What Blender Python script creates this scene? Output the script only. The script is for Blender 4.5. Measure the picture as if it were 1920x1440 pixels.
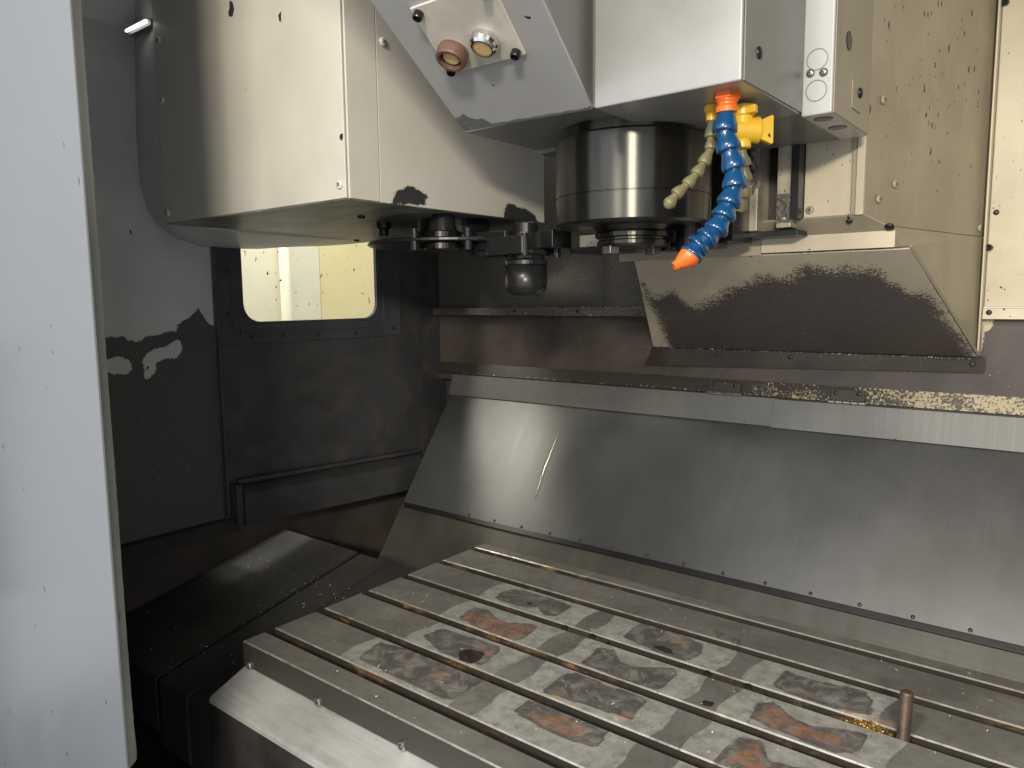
import bpy, bmesh, math, random
import numpy as np
from mathutils import Vector, Matrix, Quaternion

random.seed(7)
rng = np.random.default_rng(11)
scene = bpy.context.scene
for o in list(bpy.data.objects):
    bpy.data.objects.remove(o, do_unlink=True)
COL = scene.collection
OZ = 1.437            # eye height above the shop floor; all coordinates below are relative to eye height

# ------------------------------------------------------------------ camera
cam_d = bpy.data.cameras.new('camera')
cam = bpy.data.objects.new('camera', cam_d)
COL.objects.link(cam)
cam_d.sensor_width = 36.0
cam_d.lens = 36.0 * 1391.0 / 1920.0
cam_d.clip_start = 0.02
cam_d.clip_end = 60
yaw, pitch, roll = math.radians(38.477), math.radians(6.59), math.radians(-0.581)
fw = Vector((-math.sin(yaw) * math.cos(pitch), math.cos(yaw) * math.cos(pitch), -math.sin(pitch)))
rt = fw.cross(Vector((0, 0, 1))).normalized()
up = rt.cross(fw)
r2 = math.cos(roll) * rt + math.sin(roll) * up
u2 = -math.sin(roll) * rt + math.cos(roll) * up
cam.matrix_world = Matrix(((r2.x, u2.x, -fw.x, 0), (r2.y, u2.y, -fw.y, 0), (r2.z, u2.z, -fw.z, OZ), (0, 0, 0, 1)))
scene.camera = cam

# ------------------------------------------------------------------ world and lamps
world = bpy.data.worlds.new('World')
scene.world = world
world.use_nodes = True
wb = world.node_tree.nodes['Background']
wb.inputs[0].default_value = (0.93, 0.96, 1.0, 1)
wb.inputs[1].default_value = 0.95


def area(name, loc, target, sx, sy, power, col):
    d = bpy.data.lights.new(name, 'AREA')
    d.shape = 'RECTANGLE'
    d.size, d.size_y, d.energy, d.color = sx, sy, power, col
    o = bpy.data.objects.new(name, d)
    COL.objects.link(o)
    o.location = Vector(loc) + Vector((0, 0, OZ))
    dv = Vector(target) - Vector(loc)
    o.rotation_euler = dv.to_track_quat('-Z', 'Y').to_euler()
    return o


area('work_lamp', (-0.31, -0.45, 0.83), (-0.5, 0.9, -0.1), 0.24, 0.08, 9.5, (1.0, 0.91, 0.75))
area('shop_side_lamp', (0.78, -1.5, 0.60), (-0.5, 0.9, -0.1), 0.40, 0.14, 40, (1.0, 0.90, 0.72))
area('shop_ceiling_lamp', (-0.75, -1.7, 1.15), (-0.7, 0.6, -0.1), 1.1, 0.35, 5, (0.84, 0.92, 1.0))
area('backdrop_fill', (-1.62, 1.15, 0.9), (-2.1, 1.35, 0.0), 0.5, 0.3, 8, (1.0, 0.95, 0.80))  # added to brighten the shop wall behind the window
area('shop_window_lamp', (-1.80, 0.61, 0.65), (-0.944, 1.318, -0.367), 0.16, 0.16, 6.5, (1.0, 0.97, 0.9))
scene.view_settings.view_transform = 'Standard'
scene.view_settings.look = 'None'
scene.view_settings.exposure = 0.42
scene.view_settings.gamma = 1.0
scene.render.engine = 'CYCLES'

# ------------------------------------------------------------------ node helpers
class NT:
    def __init__(s, m):
        m.use_nodes = True
        s.t = m.node_tree
        s.t.nodes.clear()

    def n(s, typ, **kw):
        nd = s.t.nodes.new(typ)
        for k, v in kw.items():
            setattr(nd, k, v)
        return nd

    def l(s, a, b):
        s.t.links.new(a, b)

    def val(s, x):
        if isinstance(x, (int, float)):
            v = s.n('ShaderNodeValue')
            v.outputs[0].default_value = x
            return v.outputs[0]
        return x

    def math(s, op, a, b=None, clamp=False):
        m = s.n('ShaderNodeMath', operation=op, use_clamp=clamp)
        for i, x in enumerate((a, b)):
            if x is None:
                continue
            if isinstance(x, (int, float)):
                m.inputs[i].default_value = x
            else:
                s.l(x, m.inputs[i])
        return m.outputs[0]

    def step(s, x, lo, hi):
        m = s.n('ShaderNodeMapRange', interpolation_type='SMOOTHSTEP')
        s.l(x, m.inputs[0])
        m.inputs[1].default_value = lo
        m.inputs[2].default_value = hi
        return m.outputs[0]

    def mix(s, f, a, b):
        m = s.n('ShaderNodeMix', data_type='RGBA')
        for sock, x in ((m.inputs[0], f), (m.inputs[6], a), (m.inputs[7], b)):
            if isinstance(x, (int, float)):
                sock.default_value = x
            elif isinstance(x, tuple):
                sock.default_value = (*x[:3], 1)
            else:
                s.l(x, sock)
        return m.outputs[2]

    def mixf(s, f, a, b):
        m = s.n('ShaderNodeMix', data_type='FLOAT')
        for sock, x in ((m.inputs[0], f), (m.inputs[2], a), (m.inputs[3], b)):
            if isinstance(x, (int, float)):
                sock.default_value = x
            else:
                s.l(x, sock)
        return m.outputs[0]

    def noise(s, vec, scale, detail=4, rough=0.55, stretch=None, dist=0.0):
        if stretch:
            mp = s.n('ShaderNodeMapping')
            mp.inputs['Scale'].default_value = stretch
            s.l(vec, mp.inputs[0])
            vec = mp.outputs[0]
        t = s.n('ShaderNodeTexNoise')
        t.inputs['Scale'].default_value = scale
        t.inputs['Detail'].default_value = detail
        t.inputs['Roughness'].default_value = rough
        t.inputs['Distortion'].default_value = dist
        s.l(vec, t.inputs['Vector'])
        return t.outputs[0]

    def attr(s, name):
        a = s.n('ShaderNodeAttribute', attribute_name=name)
        return a.outputs['Fac']


MATS = {}


def paint(name, col, rough=0.45, metal=0.0, var=0.12, var_scale=7, stretch=None, col2=None, col2_lo=0.5, col2_hi=0.6,
          col2_scale=12, specks=0.0, speck_col=(0.03, 0.027, 0.022), speck_scale=70, speck_stretch=(1, 1, 0.55),
          peel=None, peel_col=(0.04, 0.035, 0.033), peel_rough=0.42, peel_amp=0.02, peel_scale=45, peel_fine=0.012,
          mottle=None, brushed=None, brush_amt=0.12, bump=0.05, bump_scale=220, coat=0.0, rough_var=0.12,
          spec=0.5, grime=0.0, grime_col=(0.05, 0.045, 0.035), grime_stretch=(1, 1, 0.2), light=None, aniso=0.0):
    if name in MATS:
        return MATS[name]
    m = bpy.data.materials.new(name)
    t = NT(m)
    out = t.n('ShaderNodeOutputMaterial')
    b = t.n('ShaderNodeBsdfPrincipled')
    t.l(b.outputs[0], out.inputs[0])
    tc = t.n('ShaderNodeTexCoord').outputs['Object']
    big = t.noise(tc, var_scale, 5, 0.6, stretch)
    lo = tuple(c * (1 - var) for c in col)
    hi = tuple(min(1, c * (1 + var)) for c in col)
    c = t.mix(t.step(big, 0.3, 0.7), lo, hi)
    r = t.mixf(big, rough - rough_var, rough + rough_var)
    h = t.math('MULTIPLY', t.noise(tc, bump_scale, 3), bump)
    met = t.val(metal)
    if col2:
        k = t.step(t.noise(tc, col2_scale, 7, 0.68, None, 0.4), col2_lo, col2_hi)
        c = t.mix(k, c, col2)
    if mottle:      # (colour, scale, lo, hi)
        k = t.step(t.noise(tc, mottle[1], 8, 0.75), mottle[2], mottle[3])
        c = t.mix(k, c, mottle[0])
    if brushed:
        bn = t.noise(tc, 1.0, 3, 0.6, brushed)
        k = t.step(bn, 0.25, 0.75)
        c = t.mix(t.math('MULTIPLY', k, brush_amt * 2), c, tuple(x * 0.6 for x in col))
        r = t.math('ADD', r, t.math('MULTIPLY', t.math('SUBTRACT', bn, 0.5), 0.12))
        h = t.math('ADD', h, t.math('MULTIPLY', bn, 0.025))
    if grime:
        g = t.noise(tc, 9, 8, 0.7, grime_stretch)
        k = t.math('MULTIPLY', t.step(g, 0.42, 0.72), grime)
        c = t.mix(k, c, grime_col)
    if peel:
        a = t.attr(peel)
        nz = t.math('SUBTRACT', t.noise(tc, peel_scale, 9, 0.72), 0.5)
        nb = t.math('SUBTRACT', t.noise(tc, 14, 3, 0.5), 0.5)
        d = t.math('ADD', a, t.math('MULTIPLY', nz, peel_amp * 2))
        d = t.math('ADD', d, t.math('MULTIPLY', nb, peel_amp))
        nf = t.math('SUBTRACT', t.noise(tc, 260, 5, 0.8), 0.5)
        d = t.math('ADD', d, t.math('MULTIPLY', nf, peel_fine))
        k = t.step(d, -0.0006, 0.0006)
        pm = t.noise(tc, 90, 7, 0.75)
        pc = t.mix(t.step(pm, 0.55, 0.72), peel_col, tuple(x * 2.2 + 0.01 for x in peel_col))
        c = t.mix(k, c, pc)
        r = t.mixf(k, r, peel_rough)
        h = t.math('SUBTRACT', h, t.math('MULTIPLY', k, 0.55))
    if light:
        a = t.attr(light)
        nz = t.math('SUBTRACT', t.noise(tc, 60, 7, 0.7), 0.5)
        k = t.step(t.math('ADD', a, t.math('MULTIPLY', nz, 0.02)), -0.001, 0.001)
        c = t.mix(k, c, (0.55, 0.5, 0.38))
    if specks:
        jit = t.n('ShaderNodeTexNoise')
        jit.inputs['Scale'].default_value = speck_scale * 2.2
        t.l(tc, jit.inputs['Vector'])
        va = t.n('ShaderNodeVectorMath', operation='SCALE')
        t.l(jit.outputs['Color'], va.inputs[0])
        va.inputs['Scale'].default_value = 0.6 / speck_scale
        vb = t.n('ShaderNodeVectorMath', operation='ADD')
        t.l(tc, vb.inputs[0])
        t.l(va.outputs[0], vb.inputs[1])
        mp = t.n('ShaderNodeMapping')
        mp.inputs['Scale'].default_value = speck_stretch
        t.l(vb.outputs[0], mp.inputs[0])
        vo = t.n('ShaderNodeTexVoronoi')
        vo.inputs['Scale'].default_value = speck_scale
        t.l(mp.outputs[0], vo.inputs['Vector'])
        sx = t.n('ShaderNodeSeparateColor')
        t.l(vo.outputs['Color'], sx.inputs[0])
        dens = t.step(t.noise(tc, 6, 3, 0.5), 0.32, 0.68)
        on = t.math('LESS_THAN', sx.outputs[0], t.math('MULTIPLY', dens, specks * 1.6))
        rad = t.math('ADD', 0.10, t.math('MULTIPLY', t.math('POWER', sx.outputs[1], 4.0), 0.20))
        k = t.math('MULTIPLY', on, t.math('LESS_THAN', vo.outputs['Distance'], rad))
        c = t.mix(k, c, speck_col)
        h = t.math('SUBTRACT', h, t.math('MULTIPLY', k, 0.3))
    bp = t.n('ShaderNodeBump')
    bp.inputs['Strength'].default_value = 0.6
    bp.inputs['Distance'].default_value = 0.0012
    t.l(h, bp.inputs['Height'])
    t.l(bp.outputs[0], b.inputs['Normal'])
    t.l(c, b.inputs['Base Color'])
    t.l(r, b.inputs['Roughness'])
    t.l(met, b.inputs['Metallic'])
    b.inputs['Specular IOR Level'].default_value = spec
    b.inputs['Coat Weight'].default_value = coat
    if aniso:
        tn = t.n('ShaderNodeTangent', direction_type='RADIAL', axis='Z')
        t.l(tn.outputs[0], b.inputs['Tangent'])
        b.inputs['Anisotropic'].default_value = aniso
        b.inputs['Anisotropic Rotation'].default_value = 0.25
    MATS[name] = m
    return m


def emission(name, col, s):
    m = bpy.data.materials.new(name)
    t = NT(m)
    out = t.n('ShaderNodeOutputMaterial')
    e = t.n('ShaderNodeEmission')
    e.inputs[0].default_value = (*col, 1)
    e.inputs[1].default_value = s
    t.l(e.outputs[0], out.inputs[0])
    return m


def table_material():
    m = bpy.data.materials.new('stained_table_steel')
    t = NT(m)
    out = t.n('ShaderNodeOutputMaterial')
    b = t.n('ShaderNodeBsdfPrincipled')
    t.l(b.outputs[0], out.inputs[0])
    tc = t.n('ShaderNodeTexCoord').outputs['Object']
    big = t.noise(tc, 6, 6, 0.65)
    fine = t.noise(tc, 55, 8, 0.75)
    grain = t.noise(tc, 1.0, 4, 0.7, (60, 700, 1))
    c = t.mix(t.step(big, 0.3, 0.72), (0.205, 0.200, 0.183), (0.345, 0.338, 0.315))
    c = t.mix(t.math('MULTIPLY', t.step(fine, 0.45, 0.75), 0.5), c, (0.12, 0.108, 0.085))
    edge = t.math('SUBTRACT', t.noise(tc, 42, 7, 0.7), 0.5)

    def mask(nm, amp, soft):
        return t.step(t.math('ADD', t.attr(nm), t.math('MULTIPLY', edge, amp)), -soft, soft)
    lt = mask('light', 0.009, 0.0012)
    lc = t.mix(t.step(fine, 0.38, 0.66), (0.64, 0.645, 0.61), (0.38, 0.38, 0.35))
    lc = t.mix(t.math('MULTIPLY', t.step(t.noise(tc, 11, 6, 0.65), 0.45, 0.72), 0.5), lc, (0.33, 0.315, 0.27))
    c = t.mix(t.math('MULTIPLY', lt, 0.9), c, lc)
    dk = mask('dark', 0.007, 0.0010)
    dc = t.mix(t.step(t.noise(tc, 34, 8, 0.75, None, 0.6), 0.42, 0.66), (0.085, 0.078, 0.077), (0.28, 0.27, 0.25))
    c = t.mix(t.math('MULTIPLY', dk, 0.92), c, dc)
    rim = t.math('MULTIPLY', t.step(t.attr('dark'), -0.0035, -0.0005), t.math('SUBTRACT', 1.0, t.step(t.attr('dark'), 0.0005, 0.0035)))
    c = t.mix(t.math('MULTIPLY', rim, 0.35), c, (0.07, 0.065, 0.055))
    rs = mask('rust', 0.022, 0.004)
    rk = t.step(t.noise(tc, 70, 8, 0.75), 0.40, 0.62)
    rc = t.mix(t.noise(tc, 25, 4), (0.27, 0.105, 0.055), (0.42, 0.22, 0.095))
    c = t.mix(t.math('MULTIPLY', rs, t.math('ADD', t.math('MULTIPLY', rk, 0.75), 0.10)), c, rc)
    oil = mask('oil', 0.012, 0.001)
    c = t.mix(t.math('MULTIPLY', oil, 0.85), c, (0.022, 0.017, 0.012))
    sm = mask('seam', 0.0015, 0.0010)
    c = t.mix(t.math('MULTIPLY', sm, 0.65), c, (0.07, 0.064, 0.05))
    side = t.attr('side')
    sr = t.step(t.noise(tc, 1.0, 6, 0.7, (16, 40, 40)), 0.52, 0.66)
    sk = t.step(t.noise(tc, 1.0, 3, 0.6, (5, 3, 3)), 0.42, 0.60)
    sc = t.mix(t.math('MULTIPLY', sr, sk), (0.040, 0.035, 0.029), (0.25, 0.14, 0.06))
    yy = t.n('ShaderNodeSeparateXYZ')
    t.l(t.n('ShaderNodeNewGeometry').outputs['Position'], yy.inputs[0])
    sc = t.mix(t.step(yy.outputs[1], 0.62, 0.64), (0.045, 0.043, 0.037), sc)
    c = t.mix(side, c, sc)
    ed = t.attr('edge')
    ek = t.math('MULTIPLY', ed, t.step(t.noise(tc, 1.0, 5, 0.7, (45, 30, 30)), 0.36, 0.62))
    c = t.mix(ek, c, (0.48, 0.47, 0.43))  # worn chamfers, pale tone also stands in for their highlight lines
    t.l(c, b.inputs['Base Color'])
    r = t.math('ADD', 0.36, t.math('MULTIPLY', fine, 0.26))
    r = t.math('ADD', r, t.math('MULTIPLY', rs, 0.25))
    r = t.mixf(oil, r, 0.12)
    r = t.mixf(ek, r, 0.30)
    t.l(r, b.inputs['Roughness'])
    met = t.math('MULTIPLY', t.math('SUBTRACT', 1.0, t.math('MAXIMUM', t.math('MAXIMUM', rs, side), dk)), 0.42)
    t.l(met, b.inputs['Metallic'])
    h = t.math('ADD', t.math('MULTIPLY', fine, 0.18), t.math('MULTIPLY', grain, 0.14))
    h = t.math('SUBTRACT', h, t.math('MULTIPLY', sm, 0.4))
    bp = t.n('ShaderNodeBump')
    bp.inputs['Strength'].default_value = 0.5
    bp.inputs['Distance'].default_value = 0.0012
    t.l(h, bp.inputs['Height'])
    t.l(bp.outputs[0], b.inputs['Normal'])
    return m


def glass_material():
    m = bpy.data.materials.new('dirty_window_pane')
    t = NT(m)
    out = t.n('ShaderNodeOutputMaterial')
    tr = t.n('ShaderNodeBsdfTransparent')
    tr.inputs[0].default_value = (0.96, 0.955, 0.90, 1)
    gl = t.n('ShaderNodeBsdfGlossy')
    gl.inputs['Roughness'].default_value = 0.05
    df = t.n('ShaderNodeBsdfDiffuse')
    df.inputs[0].default_value = (0.05, 0.045, 0.03, 1)
    tc = t.n('ShaderNodeTexCoord').outputs['Object']
    nn = t.noise(tc, 120, 2, 0.45, (1, 1, 0.6))
    k = t.step(nn, 0.735, 0.745)
    m1 = t.n('ShaderNodeMixShader')
    m1.inputs[0].default_value = 0.05
    t.l(tr.outputs[0], m1.inputs[1])
    t.l(gl.outputs[0], m1.inputs[2])
    m2 = t.n('ShaderNodeMixShader')
    t.l(k, m2.inputs[0])
    t.l(m1.outputs[0], m2.inputs[1])
    t.l(df.outputs[0], m2.inputs[2])
    t.l(m2.outputs[0], out.inputs[0])
    return m


M_DOOR = paint('door_grey_paint', (0.148, 0.162, 0.182), 0.34, var=0.05, specks=0.07, speck_scale=70, bump=0.06, bump_scale=60, spec=0.4)
M_DOOREDGE = paint('door_edge_paint', (0.27, 0.28, 0.265), 0.4, specks=0.35, speck_scale=80, speck_stretch=(1, 1, 0.3))
M_WALL = paint('wall_paint_peeling', (0.56, 0.565, 0.56), 0.42, var=0.08, specks=0.07, peel='peel', peel_amp=0.010,
               peel_col=(0.078, 0.071, 0.068), peel_scale=38, peel_fine=0.012)
M_WALLDARK = paint('wall_dark_stripped', (0.046, 0.047, 0.051), 0.45, var=0.25, var_scale=4, specks=0.04,
                   speck_col=(0.14, 0.13, 0.12), speck_scale=120, col2=(0.066, 0.062, 0.060), col2_lo=0.45, col2_hi=0.65)
M_WALLBROWN = paint('wall_brown_grimy', (0.070, 0.058, 0.050), 0.55, var=0.3, mottle=((0.15, 0.12, 0.10), 190, 0.55, 0.72))
M_UPPER = paint('upper_wall_paint', (0.60, 0.62, 0.63), 0.4, var=0.05)
M_FRAME = paint('window_frame_dark', (0.055, 0.060, 0.070), 0.38, var=0.2)
M_BACKMOTTLE = paint('back_wall_mottled', (0.060, 0.056, 0.050), 0.5, var=0.3, mottle=((0.36, 0.345, 0.31), 380, 0.44, 0.72),
                     specks=0.08, speck_col=(0.4, 0.38, 0.33), speck_scale=160)
M_BACKLOW = paint('back_wall_brown', (0.072, 0.060, 0.055), 0.45, var=0.3, mottle=((0.16, 0.13, 0.105), 200, 0.55, 0.72),
                  specks=0.10, speck_col=(0.45, 0.40, 0.32), speck_scale=190, light='light')
M_FLANGE = paint('grimy_base_flange', (0.045, 0.037, 0.032), 0.42, var=0.3, mottle=((0.13, 0.105, 0.085), 170, 0.58, 0.74), specks=0.1, speck_col=(0.4, 0.36, 0.3), speck_scale=190)
M_BEIGE = paint('aged_beige_shaded', (0.37, 0.325, 0.245), 0.45, var=0.10, specks=0.75, speck_scale=110, speck_stretch=(1, 1, 0.42),  # aged beige, base also darkened to shade the column side
                col2=(0.33, 0.28, 0.20), col2_lo=0.5, col2_hi=0.75, col2_scale=6, grime=0.15)
M_BEIGELT = paint('light_beige_paint', (0.60, 0.54, 0.40), 0.42, var=0.10, specks=0.45, speck_scale=130, grime=0.1)
M_BEIGEPEEL = paint('beige_paint_peeling', (0.54, 0.49, 0.37), 0.45, var=0.10, specks=0.30, speck_scale=130, peel='peel',
                    peel_amp=0.017, peel_scale=60, peel_fine=0.09, peel_col=(0.085, 0.071, 0.066))
M_STRIP = paint('speckled_hinge_strip', (0.42, 0.36, 0.23), 0.45, var=0.15, peel='peel', peel_amp=0.09, peel_scale=240, peel_fine=0.03,
                peel_col=(0.035, 0.030, 0.026))
M_CREAM = paint('cream_cover_paint', (0.53, 0.515, 0.465), 0.40, var=0.05, specks=0.07, speck_scale=34, speck_stretch=(1, 1, 0.6),
                bump=0.09, bump_scale=30)
M_CREAMPEEL = paint('cream_paint_peeling', (0.53, 0.515, 0.465), 0.40, var=0.05, specks=0.07, speck_scale=48, peel='peel', peel_fine=0.016,
                    peel_amp=0.006, peel_scale=70, peel_col=(0.035, 0.036, 0.04), bump=0.10, bump_scale=40)
M_UNDER = paint('dirty_underside', (0.22, 0.23, 0.225), 0.42, var=0.2, grime=0.95, grime_stretch=(0.5, 3, 3), specks=0.25,
                col2=(0.46, 0.47, 0.45), col2_lo=0.52, col2_hi=0.7, col2_scale=8)
M_HEAD = paint('head_grey_paint', (0.37, 0.375, 0.37), 0.42, var=0.06, bump=0.14, bump_scale=55, specks=0.05)
M_HEADPEEL = paint('head_paint_peeling', (0.45, 0.452, 0.445), 0.42, var=0.06, bump=0.14, bump_scale=55, peel='peel',
                   peel_amp=0.004, peel_scale=90, peel_fine=0.004, peel_col=(0.17, 0.17, 0.17), specks=0.05)
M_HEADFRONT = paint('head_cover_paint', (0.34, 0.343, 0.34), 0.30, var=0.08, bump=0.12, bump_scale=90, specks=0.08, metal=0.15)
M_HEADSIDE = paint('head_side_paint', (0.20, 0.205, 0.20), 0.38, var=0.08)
M_JBOX = paint('junction_box_grey', (0.42, 0.44, 0.45), 0.30, var=0.05, specks=0.03)
M_PLATE = paint('stained_aluminium_plate', (0.80, 0.77, 0.68), 0.36, metal=0.15, var=0.15, var_scale=14, specks=0.08,
                col2=(0.55, 0.51, 0.40), col2_lo=0.55, col2_hi=0.75, col2_scale=20)
M_STEEL = paint('spindle_steel', (0.072, 0.070, 0.064), 0.28, metal=0.9, var=0.12, bump=0.03, rough_var=0.06, grime=0.12,
                grime_stretch=(3, 3, 0.3), aniso=0.9)
M_DARKSTEEL = paint('oily_dark_steel', (0.040, 0.041, 0.044), 0.30, metal=0.6, var=0.25, grime=0.3)
M_BLACKSTEEL = paint('black_oxide_steel', (0.020, 0.020, 0.021), 0.28, metal=0.35, var=0.2)
M_CHROME = paint('polished_ring', (0.72, 0.72, 0.70), 0.16, metal=1.0, var=0.05, rough_var=0.04)
M_BRONZE = paint('brown_shroud', (0.20, 0.115, 0.085), 0.38, metal=0.2, var=0.2)
M_BUTTON = paint('yellowed_button', (0.62, 0.44, 0.20), 0.5, var=0.12, var_scale=60)
M_APRON = paint('brushed_way_cover', (0.148, 0.150, 0.152), 0.40, metal=0.70, var=0.16, var_scale=3, brushed=(420, 3, 3), brush_amt=0.03,
                rough_var=0.07, bump=0.02, grime=0.16, grime_col=(0.07, 0.065, 0.06), grime_stretch=(1.2, .35, .35), specks=0.02, speck_scale=120)
M_APRONLT = paint('brushed_strip', (0.17, 0.17, 0.165), 0.48, metal=0.4, var=0.12, var_scale=4, brushed=(420, 3, 3), brush_amt=0.12,
                  rough_var=0.07, bump=0.02, specks=0.12, speck_scale=110)
M_LOWSTRIP = paint('grimy_lower_strip', (0.085, 0.081, 0.073), 0.45, metal=0.4, var=0.2, grime=0.5, grime_stretch=(3, .5, .5),
                   brushed=(5, 160, 160), brush_amt=0.1)
M_RUBBER = paint('black_rubber', (0.012, 0.012, 0.013), 0.35, var=0.1)
M_WAY = paint('oily_way_cover', (0.036, 0.035, 0.033), 0.62, spec=0.2, metal=0.0, var=0.25, var_scale=5, rough_var=0.14,
              col2=(0.050, 0.046, 0.041), col2_lo=0.48, col2_hi=0.7)
M_TROUGH = paint('scuffed_trough_steel', (0.78, 0.78, 0.77), 0.40, metal=0.45, var=0.16, var_scale=6, brushed=(6, 160, 160), brush_amt=0.18,
                 rough_var=0.12, grime=0.4, grime_col=(0.13, 0.125, 0.11), grime_stretch=(0.6, 2, 2), specks=0.12, speck_scale=50)
M_TROUGHF = paint('dark_trough_front', (0.050, 0.048, 0.045), 0.45, metal=0.2, var=0.35, var_scale=12)
M_RAIL = paint('table_edge_steel', (0.075, 0.070, 0.058), 0.40, metal=0.3, var=0.25, grime=0.4,
               col2=(0.24, 0.155, 0.065), col2_lo=0.62, col2_hi=0.70, col2_scale=18)
M_SCREW = paint('bolt_steel', (0.30, 0.29, 0.27), 0.30, metal=0.8, var=0.2, var_scale=90)
M_DARKSCREW = paint('dark_screw', (0.05, 0.046, 0.04), 0.35, metal=0.5, var=0.3, var_scale=90)
M_PAINTSCREW = paint('painted_screw', (0.62, 0.60, 0.54), 0.42, var=0.08, var_scale=90)
M_BEIGESCREW = paint('beige_screw', (0.42, 0.37, 0.26), 0.42, var=0.1, var_scale=90)
M_BLUE = paint('blue_plastic', (0.005, 0.055, 0.155), 0.22, var=0.06, coat=0.4, bump=0.0, rough_var=0.05, spec=0.5)
M_ORANGE = paint('orange_plastic', (0.80, 0.155, 0.018), 0.32, var=0.08, bump=0.0, rough_var=0.05)
M_YELLOW = paint('yellow_plastic', (0.76, 0.47, 0.030), 0.34, var=0.10, bump=0.02, rough_var=0.05, specks=0.04)
M_OLIVE = paint('olive_plastic', (0.165, 0.155, 0.082), 0.36, var=0.08, bump=0.0, rough_var=0.05)
M_GREASE = paint('grey_grease', (0.15, 0.142, 0.125), 0.16, var=0.2, var_scale=60, bump=1.0, bump_scale=90, rough_var=0.05)
M_RAILLT = paint('guide_rail_steel', (0.48, 0.44, 0.35), 0.42, metal=0.3, var=0.2, var_scale=30, specks=0.45, speck_scale=150)
M_CHIP = paint('metal_chip', (0.80, 0.79, 0.72), 0.30, metal=0.35, var=0.2, bump=0.0)
M_BRASSCHIP = paint('brass_chip', (0.62, 0.43, 0.14), 0.30, metal=0.8, var=0.3, bump=0.0)
M_NUT = paint('oily_tee_nut', (0.10, 0.078, 0.048), 0.30, metal=0.4, var=0.3, mottle=((0.45, 0.38, 0.22), 220, 0.58, 0.70))
M_TABLE = table_material()
M_GLASS = glass_material()
M_PAN = paint('chip_pan_dark', (0.035, 0.033, 0.031), 0.45, var=0.3, specks=0.06, speck_col=(0.20, 0.19, 0.17), speck_scale=170)
M_SHOPA = paint('shop_wall_cream', (0.80, 0.77, 0.66), 0.6, var=0.03)
M_SHOPB = paint('shop_wall_yellow', (0.80, 0.71, 0.42), 0.6, var=0.03)
M_SLIT = emission('slit_glow', (1.0, 0.98, 0.92), 2.2)  # glow standing in for outside light through the gap
M_WET = paint('coolant_run', (0.62, 0.61, 0.56), 0.10, metal=0.85, var=0.1, bump=0.5, bump_scale=160, rough_var=0.04)

# ------------------------------------------------------------------ geometry helpers
ORI = {}


def tag(o, label=None, cat=None, group=None, kind=None):
    if label:
        o['label'] = label
    if cat:
        o['category'] = cat
    if group:
        o['group'] = group
    if kind:
        o['kind'] = kind
    return o


def thing(name, base, label, cat, group=None):
    o = bpy.data.objects.new(name, None)
    COL.objects.link(o)
    o.empty_display_size = 0.05
    o.location = (base[0], base[1], base[2] + OZ)
    ORI[o.name] = Vector(base)
    return tag(o, label, cat, group)


def mk(name, verts, faces, mats, parent=None, smooth=False, bevel=0.0, attrs=None, fm=None, origin=None, seg=2):
    if parent is not None:
        org = ORI[parent.name]
    else:
        a = np.array(verts)
        org = Vector(origin) if origin is not None else Vector((float(a[:, 0].mean()), float(a[:, 1].mean()), float(a[:, 2].min())))
    me = bpy.data.meshes.new(name)
    me.from_pydata([tuple(Vector(v) - org) for v in verts], [], faces)
    bm = bmesh.new()
    bm.from_mesh(me)
    if attrs is None:
        bmesh.ops.recalc_face_normals(bm, faces=bm.faces)
    bm.to_mesh(me)
    bm.free()
    if not isinstance(mats, (list, tuple)):
        mats = [mats]
    for m in mats:
        me.materials.append(m)
    if fm:
        for p, i in zip(me.polygons, fm):
            p.material_index = i
    if smooth:
        for p in me.polygons:
            p.use_smooth = True
    if attrs:
        for k, vals in attrs.items():
            at = me.attributes.new(k, 'FLOAT', 'POINT')
            at.data.foreach_set('value', np.asarray(vals, dtype=np.float32))
    o = bpy.data.objects.new(name, me)
    COL.objects.link(o)
    if parent is not None:
        o.parent = parent
    else:
        o.location = (org.x, org.y, org.z + OZ)
    ORI[o.name] = org
    if bevel:
        md = o.modifiers.new('bevel', 'BEVEL')
        md.width = bevel
        md.segments = seg
        md.limit_method = 'ANGLE'
        md.angle_limit = math.radians(40)
        for p in me.polygons:
            p.use_smooth = True
        try:
            md.harden_normals = True
        except Exception:
            pass
    return o


def box(x0, x1, y0, y1, z0, z1):
    v = [(x, y, z) for z in (z0, z1) for y in (y0, y1) for x in (x0, x1)]
    f = [(0, 2, 3, 1), (4, 5, 7, 6), (0, 1, 5, 4), (2, 6, 7, 3), (0, 4, 6, 2), (1, 3, 7, 5)]
    return v, f


def prism(poly, axis, a, b):
    """poly: 2D points on the two other axes (in order), extruded from a to b along axis 0/1/2."""
    def p3(p, h):
        if axis == 0:
            return (h, p[0], p[1])
        if axis == 1:
            return (p[0], h, p[1])
        return (p[0], p[1], h)
    n = len(poly)
    v = [p3(p, a) for p in poly] + [p3(p, b) for p in poly]
    f = [tuple(range(n)), tuple(range(2 * n - 1, n - 1, -1))] + [(i, (i + 1) % n, n + (i + 1) % n, n + i) for i in range(n)]
    return v, f


def plate(pts, thick):
    """planar polygon (3D points) thickened along its normal (away from the eye)."""
    p = [Vector(q) for q in pts]
    n = (p[1] - p[0]).cross(p[2] - p[0]).normalized()
    if n.dot(p[0]) < 0:
        n = -n
    k = len(p)
    v = [tuple(q) for q in p] + [tuple(q + n * thick) for q in p]
    f = [tuple(range(k)), tuple(range(2 * k - 1, k - 1, -1))] + [(i, (i + 1) % k, k + (i + 1) % k, k + i) for i in range(k)]
    return v, f


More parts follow.
